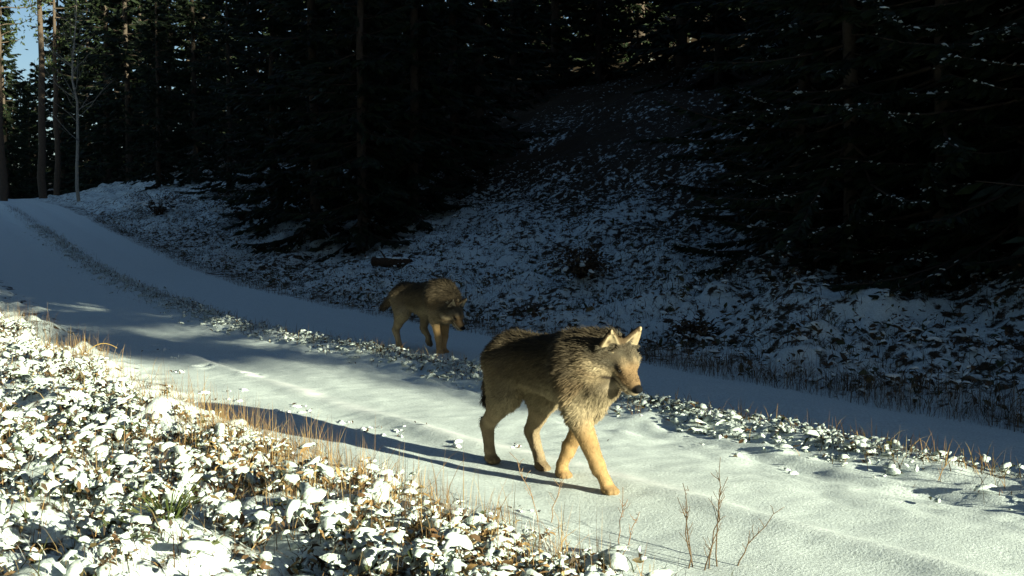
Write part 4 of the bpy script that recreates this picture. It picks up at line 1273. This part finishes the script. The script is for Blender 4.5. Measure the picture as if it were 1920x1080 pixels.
M_EYE = mat_attr('eye', 0.12, 0.6, 50, 0.1)

# sunlit wolf, mid stride: right foreleg reaching, right hind leg trailing
WX, WY = 0.171, 4.935
near_pose = dict(
    head=(0.425, 0.030, 0.580), pitch=38, yaw=-2, roll=2, dz=0.028,
    legs=[('R', 'front', [(0.235, -0.075, 0.47), (0.275, -0.072, 0.335), (0.372, -0.040, 0.125), (0.405, -0.025, 0.060), (0.415, -0.018, 0.030)]),
          ('L', 'front', [(0.235, 0.075, 0.47), (0.205, 0.070, 0.335), (0.098, 0.035, 0.150), (0.062, 0.022, 0.065), (0.062, 0.020, 0.030)]),
          ('R', 'hind', [(-0.255, -0.065, 0.48), (-0.225, -0.080, 0.345), (-0.405, -0.058, 0.190), (-0.402, -0.048, 0.070), (-0.396, -0.044, 0.030)]),
          ('L', 'hind', [(-0.255, 0.065, 0.48), (-0.130, 0.080, 0.340), (-0.205, 0.055, 0.175), (-0.135, 0.045, 0.065), (-0.118, 0.042, 0.030)])],
    toe=[(1, 0, -0.05), (1, 0, -0.05), (1, 0, -0.1), (1, 0, -0.15)],
    tail=[(-0.35, 0, 0.53), (-0.405, -0.005, 0.46), (-0.428, -0.015, 0.38), (-0.435, -0.020, 0.30), (-0.430, -0.02, 0.235)])
hd = math.atan2(-0.8, 0.6)
zw = min(gz(WX + 0.6 * a_ , WY - 0.8 * a_) for a_ in (-0.39, -0.11, 0.06, 0.41))
wolf = make_wolf('wolf', near_pose, 0.0062, 105000, 0.0011, (WX, WY, zw - 0.004), hd, 'tawny grey wolf striding in full sunlight along the near snowy wheel track', 31)

FX, FY = -0.80, 9.98
far_pose = dict(
    head=(0.435, -0.01, 0.385), pitch=44, yaw=2, roll=0, mouth=True, dz=0.015,
    legs=[('R', 'front', [(0.235, -0.072, 0.47), (0.245, -0.072, 0.335), (0.262, -0.050, 0.150), (0.262, -0.045, 0.065), (0.270, -0.042, 0.030)]),
          ('L', 'front', [(0.235, 0.072, 0.47), (0.215, 0.068, 0.335), (0.232, 0.045, 0.150), (0.222, 0.040, 0.065), (0.230, 0.038, 0.030)]),
          ('R', 'hind', [(-0.255, -0.065, 0.48), (-0.215, -0.080, 0.345), (-0.345, -0.060, 0.185), (-0.315, -0.050, 0.070), (-0.305, -0.048, 0.030)]),
          ('L', 'hind', [(-0.235, 0.065, 0.47), (-0.060, 0.080, 0.365), (-0.085, 0.060, 0.215), (-0.005, 0.055, 0.130), (-0.008, 0.055, 0.100)])],
    toe=[(1, 0, -0.05), (1, 0, -0.05), (1, 0, -0.1), (0.7, 0, -0.75)],
    tail=[(-0.36, 0, 0.54), (-0.43, -0.01, 0.50), (-0.50, -0.02, 0.44), (-0.555, -0.03, 0.39), (-0.60, -0.035, 0.355)])
hd2 = math.atan2(-0.72, 0.69)
zw = min(gz(FX + 0.69 * a_, FY - 0.72 * a_) for a_ in (-0.31, 0.25))
wolf2 = make_wolf('wolf', far_pose, 0.0075, 42000, 0.0016, (FX, FY, zw - 0.004), hd2, 'darker wolf with lowered head following in the blue shade of the far wheel track', 32, 1.3)
